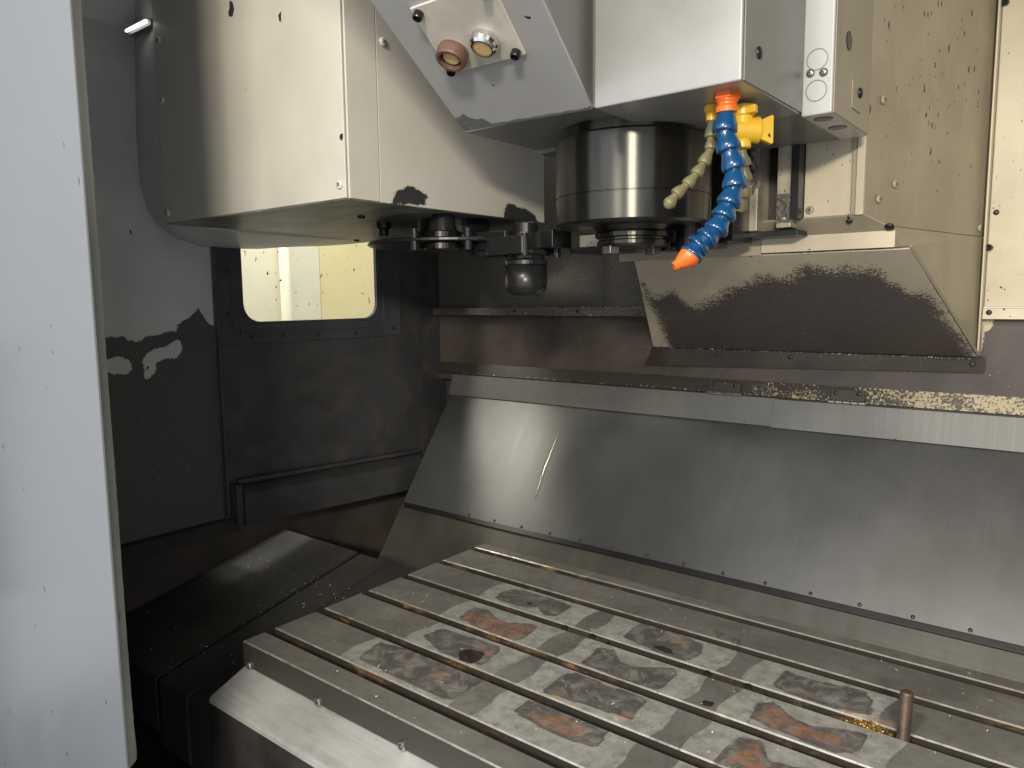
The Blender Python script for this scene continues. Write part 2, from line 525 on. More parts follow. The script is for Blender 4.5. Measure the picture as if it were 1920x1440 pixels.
def lathe(profile, c=(0, 0, 0), axis=(0, 0, 1), seg=32):
    """profile: list of (radius, height)."""
    q = Vector((0, 0, 1)).rotation_difference(Vector(axis).normalized())
    v, f = [], []
    for r, h in profile:
        for i in range(seg):
            a = 2 * math.pi * i / seg
            v.append(tuple(Vector(c) + q @ Vector((r * math.cos(a), r * math.sin(a), h))))
    m = len(profile)
    for j in range(m - 1):
        for i in range(seg):
            i2 = (i + 1) % seg
            f.append((j * seg + i, j * seg + i2, (j + 1) * seg + i2, (j + 1) * seg + i))
    f.append(tuple(range(seg - 1, -1, -1)))
    f.append(tuple(range((m - 1) * seg, m * seg)))
    return v, f


def join(*parts):
    v, f = [], []
    for pv, pf in parts:
        k = len(v)
        v += list(pv)
        f += [tuple(i + k for i in q) for q in pf]
    return v, f


def bil(p00, p10, p01, p11, nu, nv):
    P = [Vector(p) for p in (p00, p10, p01, p11)]
    v = []
    for j in range(nv + 1):
        for i in range(nu + 1):
            a, b = i / nu, j / nv
            v.append(tuple(P[0] * (1 - a) * (1 - b) + P[1] * a * (1 - b) + P[2] * (1 - a) * b + P[3] * a * b))
    f = [(j * (nu + 1) + i, j * (nu + 1) + i + 1, (j + 1) * (nu + 1) + i + 1, (j + 1) * (nu + 1) + i) for j in range(nv) for i in range(nu)]
    return v, f


def thicken_grid(v, f, nu, nv, off):
    """closed slab from a grid: the grid, an offset back and four rims."""
    n = len(v)
    off = Vector(off)
    v2 = v + [tuple(Vector(p) + off) for p in v]
    loop = [i for i in range(nu + 1)] + [j * (nu + 1) + nu for j in range(1, nv + 1)] + \
           [nv * (nu + 1) + i for i in range(nu - 1, -1, -1)] + [j * (nu + 1) for j in range(nv - 1, 0, -1)]
    f2 = list(f) + [tuple(n + i for i in loop[::-1])]
    for a, b in zip(loop, loop[1:] + loop[:1]):
        f2.append((b, a, n + a, n + b))
    return v2, f2


def poly_sdf(poly, P):
    """signed distance to a polygon, positive inside. P: (n,2)"""
    poly = np.array(poly, float)
    P = np.asarray(P, float)
    d = np.full(len(P), 1e9)
    ins = np.zeros(len(P), bool)
    n = len(poly)
    for i in range(n):
        a, b = poly[i], poly[(i + 1) % n]
        e = b - a
        w = P - a
        t = np.clip((w @ e) / (e @ e), 0, 1)
        d = np.minimum(d, np.linalg.norm(w - t[:, None] * e, axis=1))
        c = ((a[1] <= P[:, 1]) & (b[1] > P[:, 1])) | ((b[1] <= P[:, 1]) & (a[1] > P[:, 1]))
        with np.errstate(divide='ignore', invalid='ignore'):
            xi = a[0] + (P[:, 1] - a[1]) / (b[1] - a[1]) * e[0]
        ins ^= c & (P[:, 0] < xi)
    return np.where(ins, d, -d)


def rrect(a0, a1, b0, b1, r, n=6):
    pts = []
    for ca, cb, s in ((a1 - r, b1 - r, 0), (a0 + r, b1 - r, 90), (a0 + r, b0 + r, 180), (a1 - r, b0 + r, 270)):
        for i in range(n + 1):
            t = math.radians(s + 90 * i / n)
            pts.append((ca + r * math.cos(t), cb + r * math.sin(t)))
    return pts


def holed_plate(outer, inner, x, dx):
    """plate in the YZ plane at x (thickness dx) with a hole; outer and inner loops have equal counts."""
    n = len(outer)
    v = [(x, *p) for p in outer] + [(x, *p) for p in inner] + [(x + dx, *p) for p in outer] + [(x + dx, *p) for p in inner]
    f = []
    for i in range(n):
        j = (i + 1) % n
        f += [(i, j, n + j, n + i), (2 * n + j, 2 * n + i, 3 * n + i, 3 * n + j), (i, 2 * n + i, 2 * n + j, j), (n + j, 3 * n + j, 3 * n + i, n + i)]
    return v, f


# ------------------------------------------------------------------ fasteners (shared meshes)
def pan_mesh(name, r, m, cross=True):
    v, f = lathe([(r, 0), (r, r * 0.22), (r * 0.92, r * 0.42), (r * 0.70, r * 0.58), (r * 0.35, r * 0.66), (0.001 * r, r * 0.68)], seg=16)
    fm = [0] * len(f)
    if cross:
        for a in (0.4, 0.4 + math.pi / 2):
            bv, bf = box(-r * 0.55, r * 0.55, -r * 0.11, r * 0.11, r * 0.3, r * 0.70)
            ca, sa = math.cos(a), math.sin(a)
            bv = [(x * ca - y * sa, x * sa + y * ca, z) for x, y, z in bv]
            k = len(v)
            v += bv
            f += [tuple(i + k for i in q) for q in bf]
            fm += [1] * len(bf)
    me = bpy.data.meshes.new(name)
    me.from_pydata(v, [], f)
    me.materials.append(m)
    me.materials.append(M_DARKSCREW)
    for p, i in zip(me.polygons, fm):
        p.material_index = i
        p.use_smooth = i == 0
    return me


def socket_mesh(name, r, h, m):
    v, f = lathe([(r, 0), (r, h * 0.85), (r * 0.88, h), (r * 0.55, h), (r * 0.55, h * 0.55), (0.001 * r, h * 0.5)], seg=18)
    me = bpy.data.meshes.new(name)
    me.from_pydata(v, [], f)
    me.materials.append(m)
    return me


def hole_mesh(name, r, m):
    v, f = lathe([(r, 0), (r, 0.0006), (0.5 * r, 0.0008)], seg=16)
    me = bpy.data.meshes.new(name)
    me.from_pydata(v, [], f)
    me.materials.append(m)
    return me


def put(me, name, loc, normal, parent, spin=None, label=None):
    o = bpy.data.objects.new(name, me)
    COL.objects.link(o)
    o.parent = parent
    o.location = Vector(loc) - ORI[parent.name]
    q = Vector((0, 0, 1)).rotation_difference(Vector(normal).normalized())
    q = q @ Quaternion((0, 0, 1), random.uniform(0, 6.28) if spin is None else spin)
    o.rotation_mode = 'QUATERNION'
    o.rotation_quaternion = q
    if label:
        o['label'] = label
    return o


S_PAINT = pan_mesh('painted_screw', 0.0058, M_PAINTSCREW)
S_BEIGE = pan_mesh('beige_screw', 0.0056, M_BEIGESCREW)
S_STEEL = pan_mesh('steel_screw', 0.0045, M_SCREW)
S_DARK = pan_mesh('dark_screw', 0.0042, M_DARKSCREW)
S_SMALL = pan_mesh('small_dark_screw', 0.0032, M_DARKSCREW, cross=False)
B_SOCK = socket_mesh('socket_bolt', 0.0052, 0.008, M_BLACKSTEEL)
B_ROUND = pan_mesh('round_bolt', 0.0062, M_DARKSTEEL, cross=False)

# ================================================================== SETTING
v, f = join(box(-1.9, 1.0, 0.36, 1.6, -0.99, -0.95), prism([(0.40, -0.95), (0.72, -0.95), (0.80, -0.74), (0.76, -0.74)], 0, -1.46, -0.9))
o = mk('chip_pan', v, f, M_PAN)
tag(o, kind='structure')
v, f = box(-2.05, -2.02, 0.2, 1.534, -1.43, 0.9)
tag(mk('shop_wall', v, f, M_SHOPA), kind='structure')
v, f = box(-2.05, -2.02, 1.536, 3.4, -1.43, 0.9)
tag(mk('yellow_shop_wall', v, f, M_SHOPB), kind='structure')
v, f = box(-2.9, 1.6, -2.6, 3.4, -1.437, -1.415)
tag(mk('shop_floor', v, f, M_WALLBROWN), kind='structure')
tag(mk('shop_pipe', *join(lathe([(0.016, -1.414), (0.016, 0.9)], (-1.99, 1.380, 0), seg=16), box(-2.02, -1.99, 1.368, 1.392, 0.3, 0.33)), M_SHOPA, smooth=True),
    'pale vertical pipe on the cream wall outside the window', 'pipe')

# ================================================================== SIDE WALL (left)
XW = -1.38
wall = thing('enclosure_side_wall', (XW, 0.8, -0.95), 'dark sheet metal side wall with peeling paint and rounded window', 'wall')
wall_peel = [(0.18, -0.05), (0.45, -0.06), (0.588, -0.061), (0.613, -0.059), (0.620, -0.070), (0.641, -0.074), (0.654, -0.064), (0.679, -0.059), (0.710, -0.055), (0.716, -0.043), (0.733, -0.035), (0.747, -0.020), (0.758, -0.010), (0.768, -0.028), (0.778, -0.042), (0.82, -0.059), (0.82, -0.60), (0.18, -0.60)]
wall_is1 = [(0.649, -0.136), (0.647, -0.106), (0.662, -0.095), (0.688, -0.089), (0.707, -0.080), (0.715, -0.077), (0.715, -0.091), (0.702, -0.102), (0.687, -0.102), (0.666, -0.111), (0.660, -0.129)]
wall_is2 = [(0.581, -0.106), (0.598, -0.100), (0.618, -0.107), (0.620, -0.119), (0.612, -0.127), (0.593, -0.124), (0.580, -0.116)]
nu, nv = 110, 176
v, f = bil((XW, 0.24, -0.44), (XW, 0.788, -0.44), (XW, 0.24, 0.48), (XW, 0.788, 0.48), nu, nv)
v, f = thicken_grid(v, f, nu, nv, (-0.004, 0, 0))
P = np.array(v)[:, 1:]
sd = poly_sdf(wall_peel, P)
sd = np.minimum(sd, -(poly_sdf(wall_is1, P) + 0.004))
sd = np.minimum(sd, -(poly_sdf(wall_is2, P) + 0.004))
mk('front_panel', v, f, M_WALL, wall, attrs={'peel': sd})
inner = rrect(0.853, 1.210, -0.043, 0.18, 0.038)
rear = mk('rear_panel', *holed_plate(rrect(0.797, 1.46, -0.46, 0.62, 0.001), inner, XW, -0.004), M_WALLDARK, wall)
win = mk('window', *holed_plate(rrect(0.800, 1.285, -0.088, 0.225, 0.006), inner, XW + 0.0045, -0.004), M_FRAME, wall, bevel=0.0008)
win['label'] = 'dark bolted frame around the rounded window'
pin = rrect(0.850, 1.213, -0.046, 0.183, 0.040)
v, f = prism(pin, 0, XW - 0.010, XW - 0.006)
mk('pane', v, f, M_GLASS, win)
v, f = join(box(XW + 0.0046, XW + 0.0075, 0.826, 0.840, -0.058, 0.22), box(XW + 0.0046, XW + 0.0075, 1.228, 1.236, -0.055, 0.2), box(XW + 0.0046, XW + 0.0075, 0.842, 1.224, -0.066, -0.052))
mk('window_clip', v, f, M_FRAME, win, bevel=0.0008)
for y, z in [(0.818, 0.06), (0.817, -0.025), (0.865, -0.074), (0.942, -0.074), (1.034, -0.076), (1.14, -0.077), (1.26, -0.07), (1.26, 0.06)]:
    put(S_DARK, 'bolt', (XW + 0.005, y, z), (1, 0, 0), win)
mk('seam_flange', *box(XW - 0.004, XW + 0.013, 0.789, 0.7955, -0.44, 0.47), M_WALLDARK, wall, bevel=0.0012)
mk('ledge', *prism([(XW - 0.09, -0.470), (XW + 0.012, -0.4705), (XW + 0.012, -0.443), (XW - 0.002, -0.4405)], 1, 0.24, 0.814), M_WAY, wall, bevel=0.0012)
v = [(XW + 0.034, 0.816, -0.457), (XW + 0.034, 1.33, -0.482), (XW, 0.816, -0.457), (XW, 1.33, -0.482),
     (XW + 0.034, 0.816, -0.392), (XW + 0.034, 1.33, -0.415), (XW, 0.816, -0.374), (XW, 1.33, -0.397)]
mk('channel', v, [(0, 2, 3, 1), (4, 5, 7, 6), (0, 1, 5, 4), (2, 6, 7, 3), (0, 4, 6, 2), (1, 3, 7, 5)], M_WALLDARK, wall, bevel=0.0015)
mk('channel_lip', *prism([(0.815, -0.372), (1.33, -0.394), (1.33, -0.386), (0.815, -0.364)], 0, XW, XW + 0.016), M_WALLDARK, wall)
mk('channel_end', *box(XW + 0.0005, XW + 0.030, 0.800, 0.8135, -0.452, -0.372), M_WALLDARK, wall, bevel=0.001)
mk('lower_panel', *box(-1.476, -1.470, 0.24, 1.46, -0.95, -0.462), M_WALLBROWN, wall)
mk('corner_trim', *box(XW + 0.001, XW + 0.010, 1.385, 1.405, 0.02, 0.22), M_WALLBROWN, wall)
mk('upper_panel', *plate([(XW + 0.002, 0.24, 0.478), (XW + 0.002, 0.86, 0.478), (XW + 0.18, 0.86, 0.845), (XW + 0.18, 0.24, 0.845)], 0.003), M_UPPER, wall)
mk('lap_seam', *box(XW + 0.0001, XW + 0.002, 1.356, 1.359, -0.40, 0.14), M_WALLDARK, wall)

# glowing bar added in place of outside light through the gap above the side wall
tube = thing('bright_slit', (-1.278, 0.624, 0.440), 'bright slit of outside light above the side wall, made as a glowing bar', 'light slit')
mk('glow_bar', *lathe([(0.0015, 0), (0.0026, 0.004), (0.0030, 0.070), (0.0020, 0.073)], (-1.314, 0.622, 0.4515), (1, 0, 0), 12), M_SLIT, tube, smooth=True)
mk('bar_backing', *box(-1.318, -1.238, 0.627, 0.640, 0.4465, 0.4565), M_HEADSIDE, tube)

# ================================================================== BACK WALL
YB = 1.43
back = thing('enclosure_back_wall', (-0.6, YB, -0.3), 'stained sheet metal back wall with ledge and hinged strip', 'wall')
mk('upper_panel', *box(-1.39, -0.16, YB, YB + 0.004, -0.03, 0.62), M_BACKMOTTLE, back)
mk('right_panel', *box(-0.152, 0.75, YB - 0.008, YB + 0.003, -0.022, 0.62), M_BEIGELT, back, bevel=0.0012)
mk('ledge', *prism([(1.402, -0.041), (1.43, -0.041), (1.43, -0.022), (1.404, -0.023)], 0, -1.378, -0.70), M_BACKMOTTLE, back, bevel=0.001)
mk('ledge', *prism([(1.408, -0.041), (1.43, -0.041), (1.43, -0.023), (1.412, -0.0235)], 0, -0.152, 0.75), M_BEIGELT, back, bevel=0.001)
nu, nv = 330, 26
v, f = bil((-1.39, YB, -0.168), (0.75, YB, -0.168), (-1.39, YB, -0.0412), (0.75, YB, -0.0412), nu, nv)
v, f = thicken_grid(v, f, nu, nv, (0, 0.004, 0))
right_peel = [(0.9, -0.032), (-0.129, -0.036), (-0.138, -0.043), (-0.140, -0.058), (-0.150, -0.064), (-0.153, -0.095), (-0.158, -0.2), (0.9, -0.2)]
P = np.array(v)[:, [0, 2]]
sd = -poly_sdf(right_peel, P)
sd = np.where((P[:, 0] < -0.165) | ((P[:, 0] < -0.14) & (P[:, 1] < -0.10)), -0.05, sd)
blob = -1 + 0*0.008 - np.linalg.norm((P - np.array([-0.128, -0.100])) / np.array([1.4, 1.5]), axis=1)
sd = np.maximum(sd, blob)
mk('lower_panel', v, f, M_BACKLOW, back, attrs={'light': sd})
nu, nv = 330, 4
v, f = bil((-1.38, 1.418, -0.1935), (0.75, 1.418, -0.1935), (-1.38, 1.428, -0.166), (0.75, 1.428, -0.166), nu, nv)
v, f = thicken_grid(v, f, nu, nv, (0, 0.004, 0))
X = np.array(v)[:, 0]
mk('hinge_strip', v, f, M_STRIP, back, attrs={'peel': np.interp(X, [-1.4, -0.75, -0.62, -0.3, 0.2], [0.09, 0.07, 0.035, 0.004, -0.02])})
for x0, x1 in ((-0.619, -0.546), (-0.384, -0.319)):
    h = mk('hinge', *box(x0 + 0.004, x1 - 0.004, 1.4135, 1.4185, -0.192, -0.170), M_FLANGE, back, bevel=0.0008)
    n = 5
    for i in range(n):
        a = x0 + (x1 - x0) * i / n
        b = x0 + (x1 - x0) * (i + 1) / n - 0.0008
        mk('knuckle', *lathe([(0.0034, a), (0.0038, a + 0.0006), (0.0038, b - 0.0006), (0.0034, b)], (0, 1.4125, -0.1935), (1, 0, 0), 12), M_SCREW, h)
    for q in (0.2, 0.8):
        put(S_DARK, 'screw', (x0 + (x1 - x0) * q, 1.4135, -0.176), (0, -1, 0.1), back)
for x in (-1.106, -0.926):
    put(S_DARK, 'bolt', (x, 1.4035, -0.030), (0, -1, 0), back)
for x, z, me in ((-0.143, 0.128, S_DARK), (-0.143, -0.030, S_DARK), (0.1, 0.128, S_DARK)):
    put(me, 'screw', (x, YB - 0.009 if z > 0 else 1.4085, z), (0, -1, 0), back)
for x, z in ((-0.147, 0.073), (-0.146, 0.446)):
    put(B_SOCK, 'bolt', (x - 0.002, YB - 0.008, z), (-0.2, -1, 0), back)

mk('leak_backing', *box(-1.50, 1.0, 1.452, 1.456, -0.95, -0.03), M_WALLDARK, back)  # added behind the sloping cover to stop light leaking through
mk('strip_backing', *box(-1.47, 1.0, 1.421, 1.4515, -0.21, -0.195), M_WALLDARK, back)

# ================================================================== REAR WAY COVER (sloping apron)
cov = thing('sloping_way_cover', (-0.4, 1.2, -0.66), 'brushed steel sloping way cover along the back of the table', 'way cover')


def apron_pt(x, s, lift=0.0):
    """point on the slope, s metres up from the wiper line, lifted off along the front-facing normal"""
    d = Vector((0, 0.177, 0.249)).normalized()
    n = Vector((0, -0.249, 0.177)).normalized()
    return Vector((x, 1.227, -0.495)) + d * s + n * lift


SL = Vector((0, 0.177, 0.249)).length
v, f = plate([apron_pt(-1.32, 0), apron_pt(0.75, 0), apron_pt(0.75, SL), apron_pt(-1.32, SL)], 0.004)
mk('cover_sheet', v, f, M_APRON, cov)
v, f = plate([(-1.32, 1.398, -0.2475), (-0.4755, 1.398, -0.2475), (-0.4755, 1.412, -0.195), (-1.32, 1.412, -0.195)], 0.003)
mk('top_strip', v, f, M_APRONLT, cov, bevel=0.0006)
v, f = plate([(-0.482, 1.395, -0.2490), (0.75, 1.395, -0.2490), (0.75, 1.409, -0.196), (-0.482, 1.409, -0.196)], 0.003)
mk('top_strip', v, f, M_APRONLT, cov, bevel=0.0006)
v, f = prism([(apron_pt(0, -0.012, 0.004).y, apron_pt(0, -0.012, 0.004).z), (apron_pt(0, -0.012, -0.004).y, apron_pt(0, -0.012, -0.004).z),
              (apron_pt(0, -0.0005, -0.002).y, apron_pt(0, -0.0005, -0.002).z), (apron_pt(0, -0.0005, 0.0035).y, apron_pt(0, -0.0005, 0.0035).z)], 0, -1.31, 0.75)
mk('wiper', v, f, M_RUBBER, cov, bevel=0.0012)
v, f = plate([apron_pt(-1.325, -0.19, -0.003), apron_pt(0.75, -0.19, -0.003), apron_pt(0.75, -0.004, -0.003), apron_pt(-1.325, -0.004, -0.003)], 0.004)
mk('lower_strip', v, f, M_LOWSTRIP, cov)
v, f = plate([apron_pt(-1.326, SL - 0.004, 0.004), apron_pt(-1.326, SL - 0.004, 0.03), apron_pt(-1.326, 0.0, 0.03), apron_pt(-1.326, 0.0, 0.004)], 0.003)
x = -1.107
while x < 0.6:
    put(S_SMALL, 'screw', apron_pt(x, 0.005, 0.0002), (0, -0.249, 0.177), cov)
    x += 0.0757
for s0, s1, w0, w1 in ((0.285, 0.21, 0.0012, 0.0022),):
    pass
pts = [(-0.945, 0.300), (-0.948, 0.25), (-0.950, 0.20), (-0.9515, 0.15), (-0.950, 0.11), (-0.946, 0.07)]
wid = [0.0008, 0.0016, 0.0024, 0.0038, 0.0028, 0.0008]
v, f = [], []
for (x, s), w in zip(pts, wid):
    a = max(s, 0.0)
    v += [apron_pt(x - w, a, 0.0002), apron_pt(x - 0.3 * w, a, 0.0012), apron_pt(x + 0.5 * w, a, 0.0012), apron_pt(x + w, a, 0.0002)]
for i in range(len(pts) - 1):
    for j in range(3):
        f.append((4 * i + j, 4 * i + j + 1, 4 * i + j + 5, 4 * i + j + 4))
o = mk('coolant_streak', v, f, M_WET, cov, smooth=True)
tag(o, kind='stuff')

# ================================================================== TABLE
TX0, TX1, ZT = -1.04, 0.42, -0.537
table = thing('machine_table', (-0.4, 0.9, -0.95), 'stained steel milling table with lengthwise tee slots', 'machine table')
stain = dict(
    dark=[
        [(-0.827, 0.986), (-0.833, 1.010), (-0.825, 1.037), (-0.788, 1.044), (-0.733, 1.044), (-0.697, 1.037), (-0.695, 0.989), (-0.714, 0.980), (-0.743, 1.003), (-0.756, 0.987), (-0.796, 0.983)],
        [(-0.823, 0.886), (-0.829, 0.931), (-0.802, 0.936), (-0.776, 0.921), (-0.748, 0.916), (-0.709, 0.939), (-0.696, 0.935), (-0.690, 0.895), (-0.695, 0.875), (-0.710, 0.869), (-0.760, 0.874)],
        [(-0.822, 0.800), (-0.815, 0.836), (-0.702, 0.844), (-0.692, 0.831), (-0.686, 0.783), (-0.763, 0.777)],
        [(-0.848, 0.691), (-0.859, 0.741), (-0.770, 0.761), (-0.693, 0.765), (-0.653, 0.750), (-0.657, 0.688), (-0.672, 0.683), (-0.841, 0.686)],
        [(-0.572, 0.879), (-0.575, 0.935), (-0.554, 0.941), (-0.530, 0.915), (-0.501, 0.915), (-0.459, 0.943), (-0.448, 0.937), (-0.444, 0.890), (-0.451, 0.876), (-0.508, 0.874)],
        [(-0.569, 0.778), (-0.573, 0.833), (-0.562, 0.846), (-0.519, 0.845), (-0.500, 0.843), (-0.487, 0.848), (-0.446, 0.844), (-0.442, 0.792), (-0.495, 0.788)],
        [(-0.571, 0.716), (-0.570, 0.749), (-0.510, 0.757), (-0.451, 0.753), (-0.444, 0.716), (-0.486, 0.706), (-0.532, 0.710)],
        [(-0.568, 1.025), (-0.565, 1.056), (-0.527, 1.056), (-0.455, 1.041), (-0.446, 1.017), (-0.449, 0.981), (-0.487, 0.976), (-0.564, 0.990)],
        [(-0.326, 0.987), (-0.324, 1.036), (-0.289, 1.032), (-0.223, 1.045), (-0.207, 1.022), (-0.206, 0.986), (-0.257, 0.977), (-0.305, 0.979)],
        [(-0.322, 0.890), (-0.324, 0.929), (-0.309, 0.941), (-0.279, 0.920), (-0.254, 0.915), (-0.228, 0.928), (-0.197, 0.939), (-0.193, 0.933), (-0.197, 0.892), (-0.215, 0.878), (-0.288, 0.882)],
        [(-0.319, 0.781), (-0.317, 0.836), (-0.292, 0.846), (-0.272, 0.813), (-0.242, 0.820), (-0.20, 0.84), (-0.195, 0.80), (-0.251, 0.766), (-0.318, 0.763)],
        [(-0.315, 0.69), (-0.312, 0.75), (-0.20, 0.755), (-0.195, 0.70)],
        [(-0.462, 1.100), (-0.415, 1.092), (-0.407, 1.067), (-0.440, 1.073)],
    ],
    rust=[
        [(-0.823, 0.886), (-0.825, 0.912), (-0.776, 0.918), (-0.748, 0.914), (-0.709, 0.932), (-0.696, 0.930), (-0.692, 0.895), (-0.710, 0.869), (-0.760, 0.874)],
        [(-0.740, 0.830), (-0.730, 0.833), (-0.696, 0.823), (-0.699, 0.811), (-0.722, 0.818)],
        [(-0.560, 0.777), (-0.551, 0.799), (-0.538, 0.782), (-0.551, 0.772)],
        [(-0.461, 0.781), (-0.454, 0.801), (-0.444, 0.795), (-0.447, 0.775)],
        [(-0.548, 0.719), (-0.530, 0.744), (-0.489, 0.745), (-0.467, 0.727), (-0.479, 0.712), (-0.527, 0.712)],
        [(-0.315, 0.895), (-0.318, 0.925), (-0.309, 0.935), (-0.279, 0.916), (-0.254, 0.910), (-0.215, 0.915), (-0.205, 0.89), (-0.288, 0.882)],
        [(-0.310, 0.785), (-0.309, 0.830), (-0.292, 0.840), (-0.275, 0.805), (-0.242, 0.815), (-0.22, 0.80), (-0.251, 0.766)],
        [(-0.30, 0.70), (-0.30, 0.74), (-0.22, 0.74), (-0.22, 0.70)],
        [(-0.73, 0.715), (-0.73, 0.735), (-0.70, 0.735), (-0.70, 0.715)],
        [(-0.512, 1.018), (-0.512, 1.034), (-0.490, 1.034), (-0.490, 1.018)],
        [(-0.235, 0.955), (-0.235, 0.985), (-0.165, 0.985), (-0.165, 0.955)],
    ],
    oil=[
        [(-0.741, 0.794), (-0.735, 0.813), (-0.708, 0.816), (-0.695, 0.790), (-0.700, 0.777), (-0.722, 0.774)],
        [(-0.514, 0.988), (-0.504, 1.001), (-0.485, 0.997), (-0.472, 0.983), (-0.489, 0.980)],
        [(-0.770, 1.003), (-0.762, 1.010), (-0.755, 1.003), (-0.762, 0.998)],
        [(-0.385, 0.880), (-0.385, 0.893), (-0.372, 0.893), (-0.372, 0.880)],
    ],
    light=[
        [(-0.790, 0.929), (-0.793, 0.959), (-0.729, 0.951), (-0.704, 0.946), (-0.746, 0.920), (-0.774, 0.923)],
        [(-0.294, 0.937), (-0.269, 0.942), (-0.226, 0.940), (-0.242, 0.916), (-0.262, 0.912), (-0.281, 0.925)],
    ])
# pale rubbed steel in the middle of the table; smooth darker pads stay between
PALE = {1: [(-0.88, -0.653), (-0.612, -0.41), (-0.36, -0.15)], 2: [(-0.84, -0.653), (-0.612, -0.405), (-0.36, -0.155)],
        3: [(-0.86, -0.655), (-0.61, -0.408), (-0.362, -0.16)], 4: [(-0.86, -0.653), (-0.615, -0.405), (-0.366, -0.19)]}
seams = [(-0.861, 0), (-0.692, 1), (-0.655, 0.5), (-0.612, 1), (-0.573, 1), (-0.446, 1), (-0.408, 0.8), (-0.362, 1), (-0.324, 1), (-0.194, 1), (-0.155, 0.8), (-0.115, 1)]
slots = [0.6625 + 0.1 * k for k in range(6)]
edges = [0.613] + [e for s in slots for e in (s - 0.009, s + 0.009)] + [1.202]
for k in range(7):
    y0, y1 = edges[2 * k], edges[2 * k + 1]
    nu, nv = 290, max(6, int((y1 - y0) / 0.005))
    zb = ZT - 0.040
    ch = 0.0018
    # top grid (inset by the chamfer), then chamfer ring and walls
    v, f = bil((TX0 + ch, y0 + ch, ZT), (TX1 - ch, y0 + ch, ZT), (TX0 + ch, y1 - ch, ZT), (TX1 - ch, y1 - ch, ZT), nu, nv)
    n0 = len(v)
    P = np.array(v)[:, :2]
    wav = 0.004 * np.sin(P[:, 1] * 90 + P[:, 0] * 7)
    at = {}
    for nm, polys in stain.items():
        d = np.full(len(P), -0.05)
        for pl in polys:
            d = np.maximum(d, poly_sdf(pl, P))
        at[nm] = d
    ds = np.full(len(P), -0.05)
    if 1 <= k <= 4:
        for xs, a in seams:
            if a > 0:
                ds = np.maximum(ds, 0.0010 * a - np.abs(P[:, 0] - xs - wav))
    at['seam'] = ds
    for x0, x1 in PALE.get(k, []):
        q = [(x0, y0 - 0.02), (x0 + 0.004 * (k % 2), y1 + 0.02), (x1 + 0.005, y1 + 0.02), (x1, y0 - 0.02)]
        at['light'] = np.maximum(at['light'], poly_sdf(q, P + np.stack([0.004 * np.sin(P[:, 1] * 60 + x0 * 40), 0 * P[:, 1]], 1)))
    at['light'] = np.where(at['dark'] > -0.002, -0.02, at['light'])
    loop = list(range(nu + 1)) + [jj * (nu + 1) + nu for jj in range(1, nv + 1)] + [nv * (nu + 1) + i for i in range(nu - 1, -1, -1)] + [jj * (nu + 1) for jj in range(nv - 1, 0, -1)]
    L = len(loop)
    ring1, ring2 = [], []
    for i in loop:
        x, y, z = v[i]
        xx = TX0 if x < TX0 + 2 * ch else (TX1 if x > TX1 - 2 * ch else x)
        yy = y0 if y < y0 + 1.5 * ch else (y1 if y > y1 - 1.5 * ch else y)
        ring1.append((xx, yy, ZT - ch))
        ring2.append((xx, yy, zb))
    v = v + [v[i] for i in loop] + ring1 + ring1 + ring2
    for i in range(L):
        j = (i + 1) % L
        f.append((n0 + j, n0 + i, n0 + L + i, n0 + L + j))
        f.append((n0 + 2 * L + j, n0 + 2 * L + i, n0 + 3 * L + i, n0 + 3 * L + j))
    for nm in list(at):
        ext = at[nm][loop]
        at[nm] = np.concatenate([at[nm], ext, ext, np.full(2 * L, -0.05)])
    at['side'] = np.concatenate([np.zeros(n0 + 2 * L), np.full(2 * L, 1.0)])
    at['edge'] = np.concatenate([np.zeros(n0), np.ones(2 * L), np.zeros(2 * L)])
    mk('land', v, f, M_TABLE, table, attrs=at)
# slot bed and table body
mk('slot_bed', *box(TX0 + 0.001, TX1 - 0.001, 0.630, 1.199, -0.62, ZT - 0.0402), M_WAY, table)
mk('edge_rail', *box(TX0 + 0.002, TX1, 0.6165, 0.630, -0.625, ZT - 0.0402), M_RAIL, table, bevel=0.001)
tr = [(0.6165, -0.580), (0.560, -0.6025), (0.5555, -0.6045), (0.5522, -0.608), (0.551, -0.613), (0.551, -0.93), (0.553, -0.93), (0.553, -0.614), (0.5545, -0.6095), (0.558, -0.6065), (0.6165, -0.585)]
v, f = prism(tr, 0, TX0, TX1)
fm = [0] * len(f)
fm[2 + 4] = 1
mk('trough', v, f, [M_TROUGH, M_TROUGHF], table, fm=fm)
mk('trough_end', *prism([(0.6165, -0.580), (0.560, -0.6025), (0.5522, -0.608), (0.551, -0.93), (0.6165, -0.93)], 0, TX0 - 0.003, TX0 - 0.0002), M_TROUGHF, table)
for i in range(9):
    x = -1.0215 + 0.1743 * i
    if x < TX1:
        w = mk('bolt', *lathe([(0.0082, 0), (0.0082, 0.0022), (0.0062, 0.0024), (0.0062, 0.007), (0.0054, 0.0085), (0.0034, 0.0085), (0.0034, 0.005), (0.0001, 0.005)], (x, 0.6165, -0.5715), (0, -1, 0), 20), M_SCREW, table)

